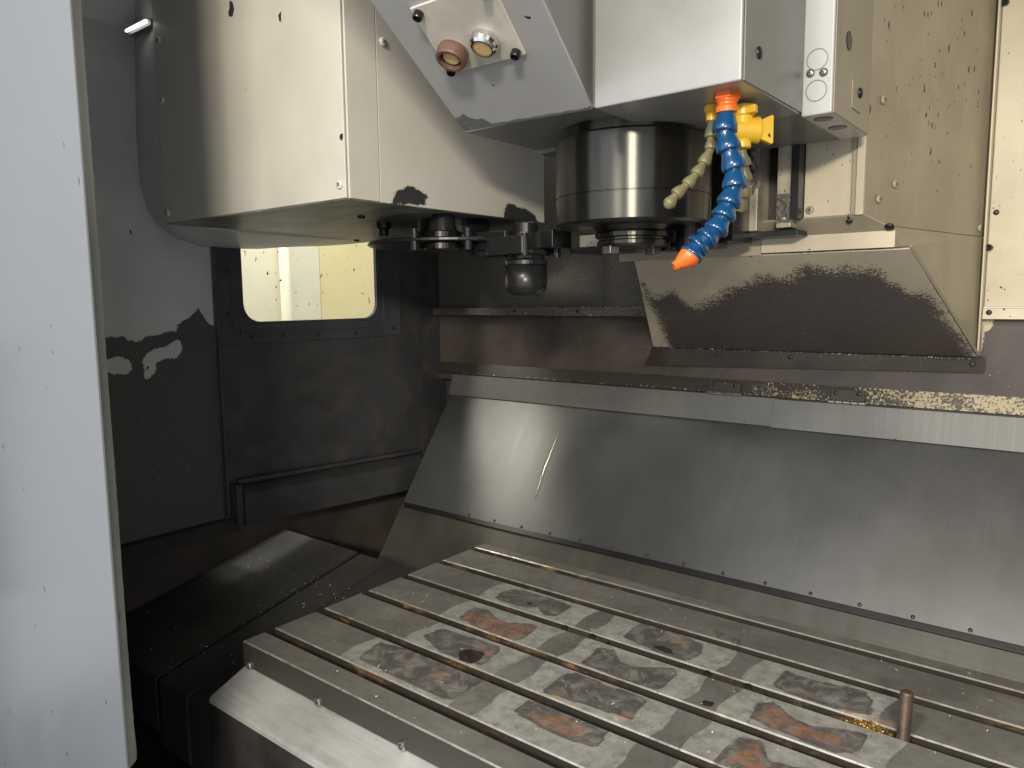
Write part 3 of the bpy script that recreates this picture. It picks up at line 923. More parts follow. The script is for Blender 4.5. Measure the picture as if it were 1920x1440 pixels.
# ================================================================== TEE NUTS, STUD
ys = slots[3]
for i, (x0, x1, hs) in enumerate(((-0.685, -0.578, (-0.660, -0.607)), (-0.450, -0.329, (-0.4126, -0.3527)))):
    t = thing('tee_nut', ((x0 + x1) / 2, ys, ZT - 0.04), ['oily tee nut lying flush in the table slot beside the rusty mark', 'oily tee nut lying flush in the table slot towards the upright stud'][i], 'tee nut', None)
    mk('bar', *box(x0, x1, ys - 0.0087, ys + 0.0087, ZT - 0.0395, ZT - 0.0015), M_NUT, t, bevel=0.0015)
    for x in hs:
        s = mk('set_screw', *lathe([(0.0062, 0), (0.0062, 0.0022), (0.0052, 0.0030), (0.0030, 0.0030), (0.0030, 0.0012), (0.0002, 0.0012)], (x, ys, ZT - 0.0018), (0, 0, 1), 20), M_DARKSTEEL, t)
t = thing('threaded_stud', (-0.160, ys, ZT - 0.0395), 'rusty brown threaded stud standing upright in a table slot', 'stud')
prof = [(0.0068, 0.0), (0.0068, 0.012)]
z = 0.012
prof2 = []
while z < 0.094:
    prof2 += [(0.0077, z), (0.0069, z + 0.0010)]
    z += 0.0021
prof += [(0.0078, 0.012)] + prof2 + [(0.0076, 0.0955), (0.0062, 0.0975), (0.0002, 0.098)]
M_STUD = paint('rusty_thread', (0.13, 0.098, 0.074), 0.40, metal=0.45, var=0.3, var_scale=30)
mk('thread', *lathe(prof, (-0.160, ys, ZT - 0.0395), (0.03, 0, 1), 24), M_STUD, t)
mk('tee_head', *box(-0.178, -0.142, ys - 0.0086, ys + 0.0086, ZT - 0.0395, ZT - 0.012), M_NUT, t, bevel=0.001)

# ================================================================== TELESCOPIC SIDE COVER
tel = thing('telescopic_way_cover', (-1.25, 0.85, -0.95), 'dark oily telescopic way cover beside the table end', 'way cover')


def roof(x0, x1, dz, bot, y0=0.55):
    r = 0.006
    k = 0.215
    z0 = -0.6275 + dz
    return prism([(y0, bot), (y0, z0 - r), (y0 + 0.002, z0 - 0.002), (y0 + r, z0 + k * r), (0.985, z0 + k * (0.985 - y0)), (0.99, bot)], 0, x0, x1)


mk('cover_section', *roof(-1.468, -1.206, 0.003, -0.722, 0.548), M_WAY, tel)
mk('wiper_band', *roof(-1.210, -1.193, -0.001, -0.738, 0.5495), M_RUBBER, tel)
mk('cover_section', *roof(-1.1955, -1.112, 0.0015, -0.747, 0.5505), M_WAY, tel)
mk('cover_section', *roof(-1.1135, -1.0455, -0.0035, -0.93, 0.5545), M_WAY, tel)

# ================================================================== TOOL CAROUSEL
car = thing('tool_changer', (-1.0, 0.9, 0.129), 'cream painted box cover of the tool changer above the table', 'tool changer')
mk('cover_body', *prism([(-1.236, 0.633), (-0.770, 0.633), (-0.770, 1.058), (-0.90, 1.13), (-1.28, 1.13), (-1.30, 0.95)], 2, 0.1315, 0.78), M_CREAM, car)
mk('underside', *prism([(-1.237, 0.6315), (-0.769, 0.6315), (-0.769, 1.058), (-0.90, 1.131), (-1.282, 1.131), (-1.30, 0.95)], 2, 0.1285, 0.1313), M_UNDER, car)
mk('face_plate', *box(-1.2375, -0.7685, 0.6295, 0.6325, 0.1300, 0.78), M_CREAM, car, bevel=0.0008)
mk('corner_strip', *box(-0.7698, -0.7665, 0.6345, 0.6853, 0.1300, 0.78), M_CREAM, car, bevel=0.0006)
nu, nv = 150, 110
v, f = bil((-0.7663, 0.6867, 0.1295), (-0.7663, 1.058, 0.1295), (-0.7663, 0.6867, 0.68), (-0.7663, 1.058, 0.68), nu, nv)
v, f = thicken_grid(v, f, nu, nv, (-0.0035, 0, 0))
P = np.array(v)[:, 1:]
car_p1 = [(0.706, 0.128), (0.711, 0.144), (0.725, 0.151), (0.737, 0.158), (0.749, 0.155), (0.764, 0.151), (0.776, 0.147), (0.769, 0.139), (0.772, 0.132), (0.738, 0.131)]
car_p2 = [(0.947, 0.120), (0.950, 0.141), (0.957, 0.152), (0.971, 0.151), (0.988, 0.149), (1.007, 0.148), (1.029, 0.141), (1.047, 0.122)]
mk('side_panel', v, f, M_CREAMPEEL, car, attrs={'peel': np.maximum(poly_sdf(car_p1, P), poly_sdf(car_p2, P))})
# rounded shoulder between the face plate and the side wall
Wc = [(0.672, 0.78), (0.672, 0.531), (0.665, 0.393), (0.660, 0.300), (0.661, 0.212), (0.672, 0.170), (0.690, 0.143), (0.724, 0.118), (0.777, 0.105), (0.827, 0.104), (0.900, 0.107), (0.97, 0.115)]
Vc = [(-1.236, 0.634, 0.78), (-1.236, 0.634, 0.53), (-1.236, 0.634, 0.39), (-1.236, 0.634, 0.30), (-1.236, 0.634, 0.22), (-1.236, 0.634, 0.17), (-1.236, 0.636, 0.1295), (-1.236, 0.70, 0.1293), (-1.236, 0.79, 0.1293), (-1.24, 0.88, 0.1293), (-1.26, 1.0, 0.1293), (-1.282, 1.13, 0.1293)]
K = 8
v, f = [], []
for (wy, wz), a in zip(Wc, Vc):
    a = Vector(a)
    b = Vector((XW - 0.001, wy, wz))
    for i in range(K + 1):
        s = i / K
        p = a.lerp(b, s)
        bul = math.sin(math.pi * s) * 0.010
        p += Vector((-0.2, -0.7, -0.7)) * bul * (0.6 if wz > 0.2 else 0.5)
        v.append(tuple(p))
n = K + 1
for j in range(len(Wc) - 1):
    for i in range(K):
        f.append((j * n + i, j * n + i + 1, (j + 1) * n + i + 1, (j + 1) * n + i))
mk('shoulder', v, f, M_UPPER, car, smooth=True).modifiers.new('thick', 'SOLIDIFY').thickness = 0.003
for x, z in ((-1.2245, 0.146), (-1.2190, 0.325), (-1.2190, 0.418), (-0.7790, 0.1475)):
    put(S_PAINT, 'screw', (x, 0.6295, z), (0, -1, 0), car)
put(S_PAINT, 'screw', (-0.7660, 0.697, 0.337), (1, 0, 0), car)
put(B_ROUND, 'bolt', (-0.910, 0.774, 0.1285), (0, 0, -1), car)
put(B_ROUND, 'bolt', (-1.270, 1.065, 0.1285), (0, 0, -1), car)
mk('stand_off', *lathe([(0.007, 0), (0.007, 0.006), (0.0055, 0.007), (0.0055, 0.020), (0.008, 0.022), (0.008, 0.026)], (-0.838, 0.919, 0.1285), (0, 0, -1), 18), M_DARKSTEEL, car, smooth=False)
mk('stand_off', *lathe([(0.012, 0), (0.012, 0.010), (0.008, 0.012), (0.008, 0.022)], (-0.955, 0.86, 0.1285), (0, 0, -1), 18), M_BLACKSTEEL, car)
# carousel disc and grippers under the cover
mk('tool_disc', *lathe([(0.139, 0), (0.143, 0.002), (0.143, 0.005), (0.139, 0.007)], (-0.86, 0.93, 0.086), (0, 0, 1), 64), M_DARKSTEEL, car)
mk('disc_hub', *lathe([(0.06, 0), (0.06, 0.035)], (-0.86, 0.93, 0.0932), (0, 0, 1), 40), M_BLACKSTEEL, car)


def gripper(name, c, ang, big):
    """two-jaw gripper reaching out from the disc"""
    ca, sa = math.cos(ang), math.sin(ang)

    def tr(vf, dz=0.0):
        return [(c[0] + x * ca - y * sa, c[1] + x * sa + y * ca, c[2] + z + dz) for x, y, z in vf[0]], vf[1]
    g = mk(name, *tr(box(-0.085, -0.020, -0.030, 0.030, -0.012, 0.014)), M_BLACKSTEEL, car, bevel=0.002)
    for s in (-1, 1):
        y0, y1 = sorted((s * 0.034, s * 0.047))
        arc = [(-0.03, y0), (0.030, y0), (0.036, (y0 + y1) / 2), (0.030, y1), (-0.05, y1)]
        mk('jaw', *tr(prism(arc, 2, -0.010, 0.016)), M_DARKSTEEL, g, bevel=0.0015)
        mk('jaw_pin', *tr(lathe([(0.0055, -0.013), (0.0055, 0.019)], (0.031, s * 0.0405, 0), (0, 0, 1), 14)), M_DARKSTEEL, g)
    return g


gripper('gripper', (-0.690, 0.903, 0.074), math.radians(0), True)
gripper('gripper', (-0.805, 0.848, 0.0865), math.radians(-55), False)

mk('pocket_block', *box(-0.757, -0.700, 0.868, 0.935, 0.0735, 0.1005), M_BLACKSTEEL, car, bevel=0.002)
mk('pocket_block', *box(-0.676, -0.640, 0.905, 0.955, 0.0735, 0.1005), M_BLACKSTEEL, car, bevel=0.002)
# tools hanging in the grippers
t = thing('dust_plug', (-0.688, 0.903, 0.002), 'black round-bottomed plug hanging in the tool changer gripper', 'tool plug')
c = (-0.688, 0.903, 0.0)
mk('plug', *lathe([(0.0004, 0.002), (0.014, 0.0023), (0.0215, 0.0042), (0.0268, 0.0080), (0.0303, 0.0135), (0.0316, 0.019), (0.0318, 0.024), (0.0318, 0.049)], c, seg=40), M_BLACKSTEEL, t, smooth=True)
mk('flange', *lathe([(0.0300, 0.0492), (0.0318, 0.0505), (0.0318, 0.056), (0.0275, 0.059), (0.0275, 0.063), (0.0318, 0.066), (0.0318, 0.071), (0.028, 0.0725)], c, seg=40), M_DARKSTEEL, t)
mk('shank', *lathe([(0.022, 0.0725), (0.0185, 0.098), (0.0185, 0.111), (0.015, 0.113)], c, seg=32), M_DARKSTEEL, t)
t = thing('tool_holder', (-0.801, 0.841, 0.074), 'small ringed tool holder clamped under the tool changer cover', 'tool holder')
c = (-0.801, 0.841, -0.005)
mk('ring', *lathe([(0.026, 0.079), (0.0285, 0.081), (0.0285, 0.089), (0.0255, 0.091), (0.0255, 0.095), (0.0285, 0.097), (0.0285, 0.106), (0.026, 0.108)], c, seg=36), M_STEEL, t)
mk('taper', *lathe([(0.022, 0.108), (0.0165, 0.133)], c, seg=28), M_DARKSTEEL, t)

# ================================================================== ENCLOSURE SHELL (roof and right wall out of view, added to shade the inside)
shell = thing('shade_shell', (0.1, 0.8, 0.70), 'unseen grey roof and right side of the machine enclosure, added for shade', 'enclosure')
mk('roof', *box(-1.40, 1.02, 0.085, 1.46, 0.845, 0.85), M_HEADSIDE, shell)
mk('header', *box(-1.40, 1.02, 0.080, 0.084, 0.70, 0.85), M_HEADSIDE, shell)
mk('right_wall', *box(1.0, 1.005, 0.085, 1.46, -0.95, 0.844), M_WALLBROWN, shell)

# ================================================================== SPINDLE HEAD
head = thing('spindle_head', (-0.46, 0.86, 0.09), 'grey painted spindle head with round steel spindle nose', 'spindle head')
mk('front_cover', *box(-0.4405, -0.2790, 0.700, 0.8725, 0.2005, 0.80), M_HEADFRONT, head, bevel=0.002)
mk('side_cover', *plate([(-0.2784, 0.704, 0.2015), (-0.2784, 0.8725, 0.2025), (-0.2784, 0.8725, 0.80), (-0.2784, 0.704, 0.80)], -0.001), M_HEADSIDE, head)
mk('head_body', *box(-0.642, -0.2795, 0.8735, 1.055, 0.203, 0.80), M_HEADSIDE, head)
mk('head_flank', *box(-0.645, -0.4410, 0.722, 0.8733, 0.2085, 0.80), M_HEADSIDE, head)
put(S_BEIGE if False else B_ROUND, 'bolt', (-0.2783, 0.739, 0.234), (1, 0, 0), head)
# inclined box with the button plate
E1, E2 = Vector((-0.6454, 0.72, 0.2104)), Vector((-0.4557, 0.72, 0.2061))
dv = Vector((-0.2021, 0.8797, -0.4304))
nn = Vector((0.0205, 0.4432, 0.8962))
F1, F2 = E1 - dv * 0.56, E2 - dv * 0.56
nu, nv = 60, 120
v, f = bil(F1, F2, E1, E2, nu, nv)
P = np.array(v)[:, :2]
inc_p = [(-0.650, 0.692), (-0.639, 0.699), (-0.622, 0.693), (-0.621, 0.699), (-0.611, 0.706), (-0.602, 0.706), (-0.597, 0.715), (-0.598, 0.73), (-0.66, 0.73)]
sd = poly_sdf(inc_p, P)
sd = np.maximum(sd, P[:, 1] - 0.7165)
v, f = thicken_grid(v, f, nu, nv, nn * 0.004)
mk('inclined_panel', v, f, M_HEADPEEL, head, attrs={'peel': np.concatenate([sd, np.full(len(sd), -0.05)])})
up_ = Vector((0, 0, 1))
b1, b2, b3, b4 = E1 + nn * 0.0042, E2 + nn * 0.0042, F2 + nn * 0.0042, F1 + nn * 0.0042
tops = [Vector((p.x, p.y, 0.80)) for p in (b1, b2, b3, b4)]
v = [tuple(p) for p in (b1, b2, b3, b4)] + [tuple(p) for p in tops]
mk('inclined_box', v, [(0, 1, 2, 3), (7, 6, 5, 4), (0, 4, 5, 1), (1, 5, 6, 2), (2, 6, 7, 3), (3, 7, 4, 0)], M_HEADSIDE, head)
pl = [Vector(p) for p in ((-0.5634, 0.5517, 0.2917), (-0.5871, 0.6344, 0.2514), (-0.4793, 0.6323, 0.2500), (-0.4556, 0.5496, 0.2903))]
pv = [tuple(p - nn * 0.0003) for p in pl] + [tuple(p - nn * 0.0035) for p in pl]
bp_ = mk('button_plate', pv, [(0, 1, 2, 3), (7, 6, 5, 4), (0, 4, 5, 1), (1, 5, 6, 2), (2, 6, 7, 3), (3, 7, 4, 0)], M_PLATE, head, bevel=0.0008)
c = Vector((-0.5555, 0.6076, 0.2639)) - nn * 0.0035
bt = mk('push_button', *lathe([(0.0165, 0), (0.0172, 0.004), (0.0168, 0.012), (0.0155, 0.014), (0.0125, 0.014), (0.0120, 0.006), (0.0002, 0.006)], c, -nn, 32), M_BRONZE, bp_, smooth=False)
bt['label'] = 'brown shrouded push button'
mk('button_cap', *lathe([(0.0092, 0), (0.0092, 0.0035), (0.0080, 0.0045), (0.0002, 0.0045)], c - nn * 0.0062, -nn, 24), M_BUTTON, bp_)
c = Vector((-0.5085, 0.6040, 0.2647)) - nn * 0.0035
bt = mk('push_button', *lathe([(0.0152, 0), (0.0152, 0.006), (0.0140, 0.010), (0.0118, 0.0125), (0.0105, 0.0125), (0.0105, 0.008), (0.0002, 0.008)], c, -nn, 32), M_CHROME, bp_)
bt['label'] = 'chrome ringed push button with yellowed cap'
mk('button_cap', *lathe([(0.0104, 0), (0.0104, 0.0025), (0.0092, 0.0032), (0.0002, 0.0032)], c - nn * 0.0082, -nn, 24), M_BUTTON, bp_)
for q, w in ((0, 0.08), (1, 0.08), (2, 0.08), (3, 0.08)):
    p = pl[q].lerp(pl[(q + 2) % 4], w)
    put(B_SOCK, 'screw', p - nn * 0.0030, -nn, bp_)
# spindle cartridge
SC = (-0.483, 0.861, 0.0)
sp = mk('spindle_cartridge', *lathe([(0.052, 0.0895), (0.094, 0.0895), (0.0985, 0.0925), (0.0985, 0.1235), (0.0975, 0.1240), (0.0975, 0.1248), (0.0985, 0.1253),
                                     (0.0985, 0.1935), (0.0950, 0.1965), (0.0925, 0.1968), (0.0925, 0.2190), (0.0895, 0.2200), (0.0895, 0.35)], SC, seg=96), M_STEEL, head)
md = sp.modifiers.new('edge', 'EDGE_SPLIT')
md.split_angle = math.radians(25)
for p in sp.data.polygons:
    p.use_smooth = True
mk('spindle_nose', *lathe([(0.0275, 0.064), (0.043, 0.064), (0.0455, 0.067), (0.0455, 0.071), (0.0435, 0.0725), (0.0435, 0.075), (0.0478, 0.0765), (0.0478, 0.0815), (0.046, 0.083), (0.052, 0.0895), (0.030, 0.0895)], SC, seg=64), M_STEEL, sp)
mk('taper_bore', *lathe([(0.0272, 0.0655), (0.0272, 0.0892)], SC, seg=40), M_BLACKSTEEL, sp)
for a in (math.radians(250), math.radians(70)):
    ca, sa = math.cos(a), math.sin(a)
    v, f = box(0.0285, 0.043, -0.008, 0.008, 0.055, 0.0665)
    mk('drive_key', [(SC[0] + x * ca - y * sa, SC[1] + x * sa + y * ca, z) for x, y, z in v], f, M_SCREW, sp, bevel=0.0008)
mk('orient_block', *box(-0.622, -0.500, 0.948, 0.985, 0.0745, 0.0925), M_RAILLT, head, bevel=0.0015)
mk('orient_arm', *box(-0.638, -0.420, 0.945, 1.02, 0.0665, 0.0742), M_BLACKSTEEL, head, bevel=0.001)
mk('arm_bracket', *box(-0.636, -0.40, 0.986, 1.06, 0.0744, 0.204), M_BLACKSTEEL, head)
mk('sensor_block', *join(box(-0.474, -0.452, 0.905, 0.944, 0.060, 0.0892)), M_BLACKSTEEL, head, bevel=0.001)
mk('sensor_body', *lathe([(0.018, 0.0585), (0.019, 0.060), (0.019, 0.0893)], (-0.428, 0.918, 0), seg=28), M_BLACKSTEEL, head)
# junction box on the right of the head
jb = mk('junction_box', *box(-0.2785, -0.2455, 0.8735, 1.030, 0.1975, 0.80), M_JBOX, head, bevel=0.0022)
mk('cover_lid', *box(-0.2452, -0.2444, 0.877, 1.030, 0.199, 0.80), M_BEIGE, jb)
for z in (0.2565, 0.2235):
    r = 0.0115
    ring = []
    v, f = [], []
    for i in range(28):
        a = 2 * math.pi * i / 28
        for rr, yy in ((r, 0), (r - 0.0009, 0), (r - 0.0009, -0.0005), (r, -0.0005)):
            v.append((-0.2625 + rr * math.cos(a), 0.8732 + yy, z + rr * math.sin(a)))
    for i in range(28):
        j = (i + 1) % 28
        for q in range(4):
            f.append((4 * i + q, 4 * j + q, 4 * j + (q + 1) % 4, 4 * i + (q + 1) % 4))
    mk('knockout', v, f, M_HEADSIDE, jb)
put(S_STEEL, 'screw', (-0.2693, 0.8733, 0.2430), (0, -1, 0), jb)
put(S_STEEL, 'screw', (-0.2553, 0.8733, 0.2415), (0, -1, 0), jb)
H_OVAL = hole_mesh('cable_hole', 0.0105, M_RUBBER)
for y in (0.898, 0.955):
    put(H_OVAL, 'cable_hole', (-0.2610, y, 0.1974), (0, 0, -1), jb)
mk('catch_plate', *box(-0.2443, -0.2432, 0.945, 0.985, 0.216, 0.247), M_BEIGE, jb)
put(B_ROUND, 'bolt', (-0.2435, 0.975, 0.238), (1, 0, 0), jb)
put(H_OVAL, 'cable_hole', (-0.2440, 0.925, 0.285), (1, 0, 0), jb)

# ================================================================== COLUMN COVER AND GUIDES
colm = thing('column_cover', (-0.4, 1.25, -0.15), 'beige peeling hood covering the machine column behind the spindle', 'column cover')
TL, TR = Vector((-0.6124, 1.10, 0.0587)), Vector((-0.2048, 1.10, 0.0590))
BL, BR = Vector((-0.7335, 1.40, -0.1036)), Vector((-0.1546, 1.40, -0.1010))
nu, nv = 130, 76
v, f = bil(BL, BR, TL, TR, nu, nv)
hood_peel = [(-0.631, 0.025), (-0.651, -0.003), (-0.620, -0.001), (-0.587, 0.010), (-0.591, -0.004), (-0.575, -0.021), (-0.519, -0.006), (-0.486, 0.013), (-0.440, 0.019), (-0.423, 0.029), (-0.378, 0.027), (-0.348, 0.040), (-0.313, 0.033), (-0.290, 0.036), (-0.250, 0.032), (-0.243, 0.021), (-0.224, 0.005), (-0.195, -0.003), (-0.191, -0.027), (-0.176, -0.056), (-0.162, -0.095), (-0.165, -0.130), (-0.70, -0.13), (-0.69, -0.09), (-0.66, -0.03)]
P = np.array(v)[:, [0, 2]]
sd = poly_sdf(hood_peel, P)
v, f = thicken_grid(v, f, nu, nv, (0, 0.003, 0.004))
mk('inclined_panel', v, f, M_BEIGEPEEL, colm, attrs={'peel': np.concatenate([sd, np.full(len(sd), 0.05)])})
mk('edge_flange', *plate([TR + Vector((0.0006, -0.001, 0.002)), BR + Vector((0.0006, 0, 0.002)), BR + Vector((0.004, 0.0, 0.004)), TR + Vector((0.004, -0.001, 0.004))], 0.002), M_BEIGE, colm)
sf, sb = Vector((-0.2555, 1.07, 0)), Vector((-0.1565, 1.427, 0))


def sidept(s, z):
    p = sf.lerp(sb, s)
    return (p.x, p.y, z)


mk('side_panel', *plate([sidept(0, 0.105), sidept(0.10, 0.094), sidept(1, 0.0905), sidept(1, 0.62), sidept(0, 0.62)], 0.003), M_BEIGE, colm, bevel=0.0008)
mk('side_skirt', *plate([(-0.2235, 1.0995, 0.0635), (-0.1535, 1.4285, -0.1005), (-0.1565, 1.4275, 0.0898), (-0.2430, 1.110, 0.0932)], 0.003), M_BEIGE, colm)
for s, z in ((0.09, 0.127), (0.20, 0.150), (0.93, 0.103), (0.09, 0.255)):
    put(S_BEIGE, 'screw', Vector(sidept(s, z)) + Vector((0.001, -0.0003, 0)), (0.964, -0.267, 0), colm)
mk('edge_trim', *box(-0.1555, -0.1525, 1.400, 1.4295, -0.095, 0.62), M_BEIGELT, colm, bevel=0.0008)
mk('base_flange', *plate([(-0.765, 1.4205, -0.146), (-0.146, 1.4205, -0.128), (-0.146, 1.4165, -0.1035), (-0.745, 1.4165, -0.1065)], 0.003), M_FLANGE, colm)
for x in (-0.60, -0.456, -0.162):
    put(S_DARK, 'screw', (x, 1.4165, -0.115), (0, -1, 0), colm)
mk('bottom_lip', *box(-0.4005, -0.2220, 1.0965, 1.0995, 0.0622, 0.0845), M_BEIGELT, colm, bevel=0.0006)
mk('bottom_lip', *box(-0.640, -0.4015, 1.0975, 1.1005, 0.0590, 0.0820), M_BEIGE, colm, bevel=0.0006)
mk('bottom_shelf', *plate([(-0.640, 1.099, 0.0815), (-0.2220, 1.099, 0.0845), (-0.2555, 1.0715, 0.1045), (-0.640, 1.0715, 0.1045)], 0.003), M_BEIGE, colm)
put(B_ROUND, 'bolt', (-0.228, 1.092, 0.0895), (0, -0.6, -0.8), colm)
put(S_DARK, 'bolt', (-0.275, 1.078, 0.0985), (0, -0.6, -0.8), colm)
mk('front_plate', *box(-0.3340, -0.2720, 1.0740, 1.0770, 0.1060, 0.62), M_BEIGELT, colm, bevel=0.0008)
mk('plate_edge', *box(-0.2715, -0.2665, 1.0690, 1.0770, 0.1060, 0.62), M_BEIGE, colm)
mk('plate_edge', *box(-0.2660, -0.2560, 1.0670, 1.0770, 0.1050, 0.62), M_BEIGELT, colm, bevel=0.001)
put(S_BEIGE, 'screw', (-0.3255, 1.0738, 0.1165), (0, -1, 0), colm)
mk('column_face', *box(-0.640, -0.2560, 1.120, 1.130, 0.10, 0.62), M_BLACKSTEEL, colm)
mk('guide_web', *box(-0.3885, -0.3665, 1.090, 1.119, 0.1045, 0.62), M_BLACKSTEEL, colm)
mk('guide_web', *box(-0.3450, -0.3345, 1.050, 1.0735, 0.1045, 0.62), M_DARKSTEEL, colm)
mk('guide_rail', *box(-0.3660, -0.3455, 1.056, 1.118, 0.0935, 0.62), M_RAILLT, colm, bevel=0.0015)
mk('guide_rail', *box(-0.4160, -0.3890, 1.046, 1.118, 0.0905, 0.62), M_RAILLT, colm, bevel=0.0015)
mk('rail_base', *box(-0.640, -0.3346, 1.052, 1.1195, 0.0820, 0.0900), M_DARKSTEEL, colm, bevel=0.001)


def grease(name, x0, x1, z0, z1, y, amp, drip):
    nu, nv = 26, 44
    v = []
    for j in range(nv + 1):
        for i in range(nu + 1):
            a, b = i / nu, j / nv
            x = x0 + (x1 - x0) * a
            z = z0 + (z1 - z0) * b
            if b < 0.4:
                z -= drip * math.exp(-((a - 0.62) / 0.12) ** 2) * (0.4 - b) / 0.4
            e = min(1, 5 * min(a + 0.02, 1.02 - a, b + 0.02, 1.02 - b))
            h = amp * e * (0.55 + 0.45 * math.sin(9 * a + 16 * b + 3 * math.sin(7 * b)) + 0.3 * math.sin(30 * b - 8 * a))
            x += 0.0014 * math.sin(23 * b) * (1 if a > 0.5 else -1) + (0.004 * (1 - b) if a > .5 else 0)
            v.append((x, y - max(h, 0.0002), z))
    f = [(j * (nu + 1) + i, j * (nu + 1) + i + 1, (j + 1) * (nu + 1) + i + 1, (j + 1) * (nu + 1) + i) for j in range(nv) for i in range(nu)]
    o = mk(name, v, f, M_GREASE, colm, smooth=True)
    tag(o, kind='stuff')


grease('grease', -0.4155, -0.3905, 0.150, 0.222, 1.0459, 0.006, 0.010)
grease('grease', -0.3655, -0.3480, 0.100, 0.140, 1.0559, 0.003, 0.0)

# ================================================================== COOLANT HOSES
def unit_seg(name, L, R, m, neck):
    """one ball-and-socket segment along +Z, length L"""
    prof = [(R * 0.62, -0.14 * L), (R * 0.97, -0.12 * L), (R * 1.0, -0.06 * L), (R * 1.0, 0.10 * L), (R * 0.955, 0.22 * L), (R * 0.86, 0.38 * L),
            (R * (neck + 0.05), 0.58 * L), (R * neck, 0.74 * L), (R * (neck - 0.02), 0.90 * L), (R * (neck - 0.08), 1.06 * L)]
    v, f = lathe(prof, seg=28)
    me = bpy.data.meshes.new(name)
    me.from_pydata(v, [], f)
    me.materials.append(m)
    for p in me.polygons:
        p.use_smooth = True
    return me


def hose(parent, pts, R, m, name='segment', neck=0.62):
    P = [Vector(p) for p in pts]
    for a, b in zip(P, P[1:]):
        d = b - a
        me = unit_seg(name, d.length, R, m, neck)
        o = bpy.data.objects.new(name, me)
        COL.objects.link(o)
        o.parent = parent
        o.location = b - ORI[parent.name]
        o.rotation_mode = 'QUATERNION'
        o.rotation_quaternion = Vector((0, 0, 1)).rotation_difference((a - b).normalized())


TB = 0.742 / 0.88
blue = [Vector(p) * TB for p in ((-0.365, 0.874, 0.221), (-0.365, 0.870, 0.196), (-0.360, 0.871, 0.174), (-0.354, 0.873, 0.152), (-0.352, 0.871, 0.130), (-0.356, 0.865, 0.110),
                                 (-0.360, 0.859, 0.094), (-0.366, 0.852, 0.078), (-0.374, 0.844, 0.068), (-0.382, 0.837, 0.059), (-0.387, 0.831, 0.049))]
hz = thing('coolant_hose', tuple(blue[0] + Vector((0, 0, 0.01))), 'blue jointed coolant hose with orange nozzle under the spindle head', 'coolant hose')
hose(hz, blue, 0.0124, M_BLUE, neck=0.70)
c = blue[0]
mk('hose_connector', *lathe([(0.0105, -0.004), (0.0112, 0.001), (0.0098, 0.003), (0.0098, 0.005), (0.0112, 0.007), (0.0112, 0.008)], c, (0, 0, 1), 24), M_ORANGE, hz, smooth=False)
v, f = lathe([(0.0132, 0.008), (0.0140, 0.0088), (0.0140, 0.0165), (0.0128, 0.0175)], c, (0, 0, 1), 6)
mk('hex_collar', v, f, M_ORANGE, hz, bevel=0.0008)
mk('threaded_neck', *lathe([(0.0105, 0.0175), (0.0112, 0.0195), (0.0105, 0.0210), (0.0105, 0.0262)], c, (0, 0, 1), 24), M_ORANGE, hz)
tip = Vector((-0.402, 0.817, 0.035)) * TB
e = blue[-1]
dn = (tip - e)
mk('nozzle', *lathe([(0.0095, -0.004), (0.0108, 0.0), (0.0108, 0.003), (0.0100, 0.006), (0.0072, dn.length * 0.62), (0.0052, dn.length * 0.75), (0.0048, dn.length), (0.0030, dn.length), (0.0030, dn.length * 0.9)], e, dn, 24), M_ORANGE, hz, smooth=True)

TO = 0.785 / 0.93
ol = [Vector(p) * TO for p in ((-0.400, 0.911, 0.221), (-0.399, 0.908, 0.200), (-0.398, 0.907, 0.185), (-0.404, 0.900, 0.167), (-0.410, 0.892, 0.153), (-0.418, 0.884, 0.140), (-0.428, 0.874, 0.128), (-0.435, 0.868, 0.116))]
ho = thing('coolant_hose', tuple(ol[0] + Vector((0, 0, 0.008))), 'thin olive jointed coolant hose beside the spindle nose', 'coolant hose')
hose(ho, ol, 0.0068, M_OLIVE)
e = ol[-1]
mk('ball_end', *lathe([(0.0003, -0.0062), (0.0030, -0.0055), (0.0052, -0.003), (0.0060, 0.0), (0.0055, 0.0028), (0.0042, 0.005)], e, (ol[-2] - e), 20), M_OLIVE, ho, smooth=True)
mk('hose_connector', *lathe([(0.0058, -0.002), (0.0062, 0.006), (0.0080, 0.007), (0.0080, 0.013), (0.0066, 0.0135), (0.0066, 0.0165)], ol[0], (0, 0, 1), 24), M_YELLOW, ho)

TY = 0.775 / 0.96
yv = thing('coolant_valve', tuple(Vector((-0.381, 0.966, 0.235)) * TY), 'yellow plastic tap valve behind the blue coolant hose', 'valve')
c = Vector((-0.381, 0.964, 0.213)) * TY
a0 = c + Vector((0, 0, 0.0245))
mk('valve_neck', *lathe([(0.0125, 0), (0.0125, -0.010), (0.0105, -0.011), (0.0112, -0.024)], a0, (0, 0, 1), 24), M_YELLOW, yv)
mk('neck_tab', *box(a0.x - 0.004, a0.x + 0.017, a0.y - 0.010, a0.y - 0.002, a0.z - 0.010, a0.z - 0.002), M_YELLOW, yv, bevel=0.001)
mk('valve_body', *lathe([(0.0004, -0.016), (0.0090, -0.0145), (0.0118, -0.010), (0.0125, 0.0), (0.0130, 0.013), (0.0136, 0.014), (0.0136, 0.0165), (0.0125, 0.0175)], c, (0.783, 0.622, 0), 28), M_YELLOW, yv, smooth=False)
kd = Vector((0.783, 0.622, 0))
kn = [(0.0175, -0.0095), (0.030, -0.0150), (0.0315, -0.0135), (0.0315, 0.0135), (0.030, 0.0150), (0.0175, 0.0095)]
side = Vector((-0.622, 0.783, 0))
v = []
for s in (-0.0045, 0.0045):
    for d, z in kn:
        v.append(tuple(c + kd * d + side * s + Vector((0, 0, z))))
k = len(kn)
